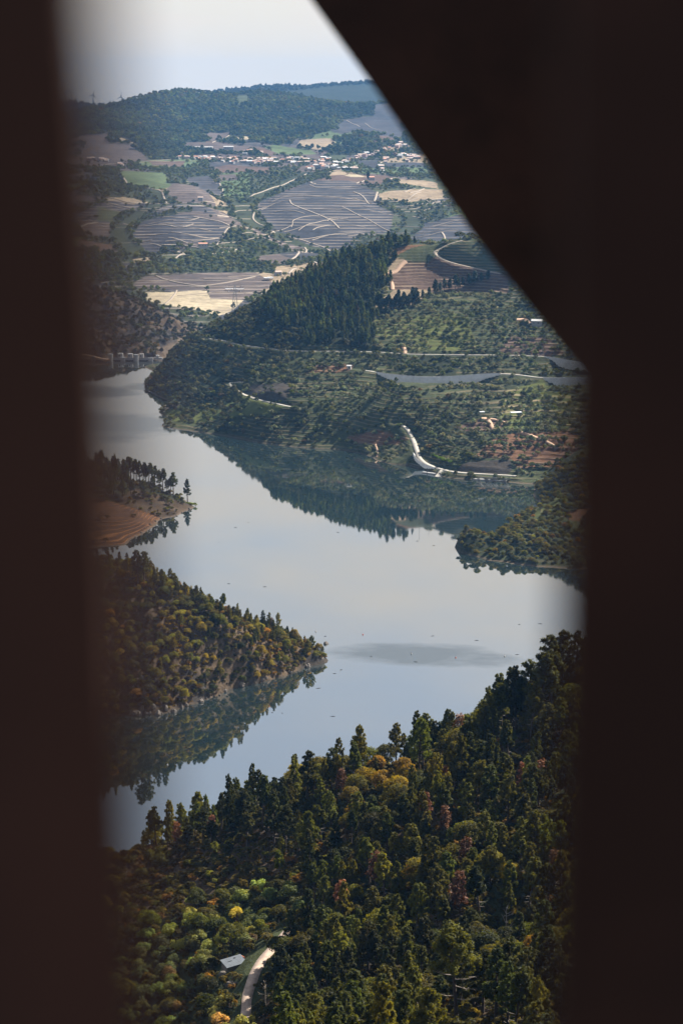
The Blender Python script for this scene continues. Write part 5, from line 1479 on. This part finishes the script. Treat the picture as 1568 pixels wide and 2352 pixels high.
hm = [gable_house(w, d, h, M[r], M[w_]) for w, d, h, r, w_ in ((10, 8, 5.5, 'tile', 'white'), (13, 8, 5.5, 'tile2', 'white'), (9, 8, 4, 'tile2', 'cream'), (15, 9, 6, 'greyroof', 'white'), (8, 7, 5.5, 'tile', 'cream'), (11, 9, 7, 'tile2', 'pinkw'), (12, 8, 3.5, 'greyroof', 'cream'))]
vill = []
def cluster(c, pts, n, spread):
    pts = np.array(cv(c, pts)); seg = np.linalg.norm(np.diff(pts, axis=0), axis=1); cs = np.concatenate([[0], np.cumsum(seg)])
    for _ in range(n):
        t = R.uniform(0, cs[-1])
        vill.append((np.interp(t, cs, pts[:, 0]), np.interp(t, cs, pts[:, 1]) + R.uniform(-spread, spread)))
cluster(1, [(1000, 672), (1100, 672), (1200, 684), (1260, 690)], 26, 4.0)
cluster(1, [(1260, 690), (1380, 690), (1568, 692)], 34, 5.5)
cluster(2, [(0, 690), (200, 690), (400, 690), (560, 690)], 46, 6.5)
cluster(2, [(400, 735), (500, 725), (600, 720), (680, 695)], 30, 5)
cluster(2, [(680, 690), (780, 655), (880, 640), (960, 600), (1090, 575)], 38, 4.0)
cluster(2, [(1010, 655), (1180, 665)], 20, 3.5)
cluster(1, [(1320, 640), (1450, 625), (1480, 660)], 12, 4)
cluster(2, [(600, 605), (680, 600), (750, 588)], 5, 2)
cluster(2, [(610, 750), (730, 745), (810, 750)], 8, 2.5)
cluster(2, [(880, 640), (940, 690), (1000, 690), (1130, 690)], 7, 4)
cluster(2, [(910, 740), (930, 770)], 5, 4)
cluster(1, [(270, 683), (330, 680), (400, 688)], 7, 2)
cluster(1, [(480, 715), (520, 720)], 4, 2)
cluster(1, [(880, 672), (960, 665)], 4, 2)
wv = valley.hit(vill, 3900, 5600, 700)
for i, X in enumerate(wv):
    o = link('village_house', hm[R.integers(0, 7)])
    o.location = (X[0], X[1], X[2]); o.rotation_euler = (0, 0, R.uniform(-.7, .7)); s_ = R.uniform(.6, .95); o.scale = (s_, s_, s_)
    uu = vill[i][0]
    where = 'at the left end of the village' if uu < 540 else 'in the dense middle of the village' if uu < 760 else 'on the right-hand side of the village'
    tag(o, f'small pale house with tiled roof {where}', 'house', f'village houses {where}')
def small_house(uv, d0, d1, hill, size, rz, lab, roof='tile', wallm='white', nm='farmhouse', long=None):
    X = hill.hit([uv], d0, d1, 900)[0]
    w, d, h = size
    e = empty(nm, (X[0], X[1], X[2]), rz); tag(e, lab, 'building')
    mb = MB(); mb.box((0, 0, h / 2 - 1), (w, d, h + 2)); mb.build('wall', M[wallm], e)
    mb = MB(); r = h + d * .22
    vs = [(-w / 2 - .4, -d / 2 - .4, h), (w / 2 + .4, -d / 2 - .4, h), (w / 2 + .4, 0, r), (-w / 2 - .4, 0, r), (-w / 2 - .4, d / 2 + .4, h), (w / 2 + .4, d / 2 + .4, h)]
    mb.add([(a, b, c + .02) for a, b, c in vs] + [(a, b, c + .3) for a, b, c in vs], [(6, 7, 8, 9), (9, 8, 11, 10), (0, 1, 7, 6), (5, 4, 10, 11), (1, 2, 8, 7), (2, 5, 11, 8), (4, 3, 9, 10), (3, 0, 6, 9)])
    for sx in (-1, 1): mb.add([(sx * w / 2, -d / 2, h), (sx * w / 2, d / 2, h), (sx * w / 2, 0, r)], [(0, 1, 2)])
    mb.build('roof', M[roof], e)
    for k in range(max(1, int(w / 4))):
        mb = MB(); mb.box((-w / 2 + 2 + k * 4, -d / 2 - .03, h * .5), (1.0, .1, 1.3)); mb.build('window', M['dark'], e)
small_house(cv(3, [(1068, 155)])[0], 2500, 3600, valley, (13, 7, 5), .1, 'white farmhouse with terracotta roof above the curved vineyard')
small_house(cv(1, [(970, 608)])[0], 4300, 5400, valley, (40, 8, 4), .0, 'long white shed left of the village, first of two', 'greyroof', nm='long_shed')
small_house(cv(1, [(1060, 606)])[0], 4300, 5400, valley, (52, 8, 5), -.05, 'long white shed left of the village, second of two', 'greyroof', nm='long_shed')
small_house(cv(1, [(1245, 606)])[0], 4300, 5400, valley, (24, 9, 6), .0, 'pale house above the left of the village', 'greyroof')
small_house(cv(2, [(845, 822)])[0], 3400, 4600, valley, (10, 8, 6), .4, 'lone white house beside a dark cypress in the fields')
small_house(cv(2, [(945, 685)])[0], 3900, 5200, valley, (13, 10, 7), .2, 'large cream house below the upper right of the village', 'tile2', 'cream')
small_house(cv(4, [(195, 440)])[0], 2500, 3400, valley, (9, 7, 5), .4, 'white house at the forest edge above the slope', 'tile2')
small_house(cv(1, [(1050, 958)])[0], 3000, 4200, valley, (9, 6, 4), .0, 'tiny white hut among trees on the vineyard brow', 'tile2')
small_house(cv(1, [(735, 200)])[0], 5600, 6500, valley, (16, 8, 6), .0, 'small chapel-like building on the hill summit', 'tile', 'cream', 'summit_house')
small_house(cv(5, [(1125, 170)])[0], 1600, 1950, big_hill, (9, 6, 3), -.2, 'grey hut beside the track under the slanted steel', 'greyroof', 'conc', 'hut')
small_house(cv(4, [(580, 785)])[0], 1600, 1950, big_hill, (3, 4, 5), -.2, 'tiny pale ruin in the dark pine forest', 'cream', 'cream', 'ruin')
small_house(cv(4, [(690, 1090)])[0], 1560, 1850, big_hill, (3.5, 3, 2.5), -.2, 'tiny white hut above the long retaining wall', 'greyroof', 'white', 'hut')
for p_, w_ in ((cv(5, [(980, 806)])[0], (9, 4, .5)), (cv(5, [(744, 803)])[0], (4, 2.5, .5)), (cv(3, [(1243, 458)])[0], (8, 3, .6)), (cv(3, [(1286, 458)])[0], (8, 3, .6)), (cv(3, [(1328, 460)])[0], (9, 3, .6)), (cv(3, [(1508, 385)])[0], (7, 6, 2)), (cv(3, [(1535, 382)])[0], (8, 6, 2))):
    hl = big_hill if p_[0] > 1000 else valley
    X = hl.hit([p_], 1440, 1700, 700)[0] if hl is big_hill else hl.hit([p_], 2400, 3500, 900)[0]
    e = empty('white_shelter', (X[0], X[1], X[2]), .25); tag(e, 'small flat white shelter roof ' + ('on the terraced far bank' if hl is big_hill else 'by the vineyard beside the pylon'), 'shelter', 'white shelters')
    mb = MB(); mb.box((0, 0, 2.6), w_); mb.build('roof', M['steelw'], e)
    for sx in (-1, 1):
        for sy in (-1, 1):
            mb = MB(); mb.box((sx * (w_[0] / 2 - .3), sy * (w_[1] / 2 - .3), 1.0), (.2, .2, 2.8)); mb.build('post', M['galv'], e)
# cypress by the lone house
X = valley.hit([cv(2, [(823, 815)])[0]], 3400, 4600, 900)[0]
e = empty('cypress', tuple(X)); tag(e, 'tall dark cypress beside the lone white house', 'tree')
rng = np.random.default_rng(4); n = 700; t = rng.uniform(0, 1, n); a = rng.uniform(0, 6.28, n); rr = 2.6 * np.sin(np.pi * (t * .92 + .06)) ** .7
q = leaf_quads(np.column_stack([np.cos(a) * rr, np.sin(a) * rr, 1 + t * 15]), np.column_stack([np.cos(a), np.sin(a), 0 * a + .3]), 1.3, rng)
c = link('crown', npmesh('crown', q, np.arange(len(q)).reshape(-1, 4), mats=[M['forest_lo']]), e); c['tint'] = [1.0, 1.0, 1.0]
mb = MB(); mb.tube([(0, 0, -1), (0, 0, 3)], [.4, .3], 6); mb.build('trunk', M['bark'], e)

# lattice pylon standing in front of the tan field
def pylon():
    D = 2560
    x_, y_, z_ = P(540, 716, D)
    z_ = ground(valley, x_, y_)
    e = empty('lattice_pylon', (x_, y_, z_), .2); tag(e, 'tall steel lattice pylon in front of the pale field', 'pylon')
    H = P(540, 655, D)[2] - z_
    mb = MB(); w0, w1 = 4.2, .8
    lv = [0, .28, .5, .66, .78, .88, 1]
    def cor(t, k):
        w = w0 + (w1 - w0) * t ** .8
        return Vector(((1 if k in (0, 3) else -1) * w, (1 if k < 2 else -1) * w, t * H))
    for k in range(4):
        mb.tube([cor(t, k) for t in lv], [.15] * len(lv), 4)
    for i in range(len(lv) - 1):
        for k in range(4):
            mb.tube([cor(lv[i], k), cor(lv[i + 1], (k + 1) % 4)], [.1, .1], 3)
            mb.tube([cor(lv[i], (k + 1) % 4), cor(lv[i + 1], k)], [.1, .1], 3)
    mb.build('tower', M['galv'], e)
    for t, L in ((.8, 8), (1.0, 10)):
        mb = MB()
        for s in (-1, 1):
            mb.tube([(0, 0, t * H + .6), (s * L, 0, t * H)], [.12, .08], 4); mb.tube([(0, 0, t * H - .8), (s * L, 0, t * H)], [.12, .08], 4)
        a = mb.build('crossarm', M['galv'], e)
        for s in (-1, 1):
            mb = MB(); mb.tube([(s * L * .97, 0, t * H), (s * L * .97, 0, t * H - 2.2)], [.16, .16], 5); mb.build('insulator', M['steelw'], a)
pylon()

# wind turbines on the skyline
def turbine(u_, vb, vt, yaw, ang, lab):
    D = 8950.0
    x_, y_, zt = P(u_, vt, D)
    zb = ground(far_ridge, x_, y_)
    H = zt - zb
    e = empty('wind_turbine', (x_, y_, zb), yaw); tag(e, lab, 'wind turbine', 'wind turbines on the ridge')
    mb = MB(); mb.tube([(0, 0, -3), (0, 0, H)], [2.6, 1.5], 10); mb.build('tower', M['galv'], e)
    mb = MB(); mb.box((0, 2, H + 1.5), (4, 10, 4)); mb.build('nacelle', M['galv'], e)
    mb = MB(); mb.tube([(0, -3, H + 1.5), (0, -6, H + 1.5)], [1.8, .6], 10); hub = mb.build('hub', M['galv'], e)
    for k in range(3):
        a = ang + k * 2.0944
        d = Vector((math.sin(a), 0, math.cos(a))); L = 22; s = Vector((d.z, 0, -d.x))
        c = Vector((0, -5, H + 1.5))
        mb = MB(); ws = [(.02, 1.0), (.2, 1.9), (.6, 1.1), (1, .3)]
        vs = []
        for t, w in ws:
            p = c + d * L * t
            vs += [p - s * w, p + s * w, p + s * w * .3 + Vector((0, .6 * (1.2 - t), 0)), p - s * w * .6 + Vector((0, .6 * (1.2 - t), 0))]
        fs = []
        for i in range(3):
            for j in range(4):
                fs.append((4 * i + j, 4 * i + (j + 1) % 4, 4 * i + 4 + (j + 1) % 4, 4 * i + 4 + j))
        mb.add(vs, fs + [(3, 2, 1, 0), (12, 13, 14, 15)]); mb.build('blade', M['galv'], e)
turbine(214, 240, 219, .3, .35, 'wind turbine on the ridge, clearest of the four')
turbine(279, 238, 223, -.2, .1, 'rightmost wind turbine, partly behind the wooded hill')
turbine(164, 234, 215, .2, .9, 'wind turbine in the dark, second from left')
turbine(150, 234, 214, .1, .5, 'leftmost wind turbine, almost lost in the dark')

# ------------------------------------------------------------------ weathered steel lookout the picture is taken from
def steel_mat():
    m, nt, b, o = mat('weathered_steel')
    g = N(nt, 'ShaderNodeNewGeometry')
    n = noise_n(nt, g.outputs['Position'], 2.2, 7, .72)
    c = mix_c(nt, math_n(nt, 'MULTIPLY_ADD', n, 3.4, -1.3, True), (0.040, 0.025, 0.024), (0.078, 0.041, 0.035))
    nt.links.new(c, b.inputs['Base Color'])
    b.inputs['Roughness'].default_value = .9
    b.inputs['Specular IOR Level'].default_value = 0.15
    return m
M['steel'] = steel_mat()
look = empty('steel_lookout', (0, 0, 288.4)); tag(look, 'dark weathered steel plates framing the view', 'lookout')
def plate(name, outline, y, t, parent=look):
    "upright plate of thickness t whose front face outline is given in x, z at distance y"
    n = len(outline)
    vs = [(x, y, z - 288.4) for x, z in outline] + [(x, y + t, z - 288.4) for x, z in outline]
    fs = [tuple(range(n)), tuple(range(2 * n - 1, n - 1, -1))] + [(i, i + n, (i + 1) % n + n, (i + 1) % n) for i in range(n)]
    mb = MB(); mb.add(vs, fs)
    return mb.build(name, M['steel'], parent)
def fx(u, v, D): a = P(u, v, D); return (a[0], a[2])
d = .38
plate('left_plate', [fx(236, -300, d), fx(244, 0, d), fx(300, 700, d), fx(330, 1400, d), fx(348, 2000, d), fx(380, 2800, d), (-1.6, 289.2), (-1.6, 291.4)], d, .012)
d = .72
plate('right_plate', [fx(1296, -900, d), fx(1292, 1200, d), fx(1270, 1900, d), fx(1235, 2900, d), (1.7, 288.9), (1.7, 291.6)][::-1], d, .012)
d = 4.6
plate('slanted_plate', [fx(560, -215, d), fx(713, -2, d), fx(845, 182, d), fx(962, 352, d), fx(1085, 537, d), fx(1168, 642, d), fx(1320, 828, d), fx(1500, 1050, d), (4.2, 288.5), (4.2, 293.5), (-.6, 293.5)][::-1], d, .02)
mb = MB(); mb.box((1.70, 2.9, 1.3), (.012, 3.5, 3.4)); mb.build('side_plate', M['steel'], look)
mb = MB(); mb.box((-1.60, .2, 1.3), (.012, 1.6, 3.4)); mb.build('side_plate', M['steel'], look)
mb = MB(); mb.box((0, -1.2, -.06), (3.4, 4.6, .12)); mb.build('floor_plate', M['steel'], look)

# ------------------------------------------------------------------ haze
hz = MB(); hz.box((0, 4400, 190), (7600, 12400, 480))
ho = hz.build('haze', None)
hm_ = bpy.data.materials.new('valley_haze'); hm_.use_nodes = True
ht = hm_.node_tree; ht.nodes.clear()
pv = ht.nodes.new('ShaderNodeVolumePrincipled'); oo = ht.nodes.new('ShaderNodeOutputMaterial')
pv.inputs['Color'].default_value = (0.16, 0.41, 0.84, 1)
pv.inputs['Density'].default_value = 3.8e-5
pv.inputs['Anisotropy'].default_value = 0.3
ht.links.new(pv.outputs[0], oo.inputs['Volume'])
ho.data.materials.clear(); ho.data.materials.append(hm_)
tag(ho, 'thin blue summer haze filling the valley', None, None, 'stuff')
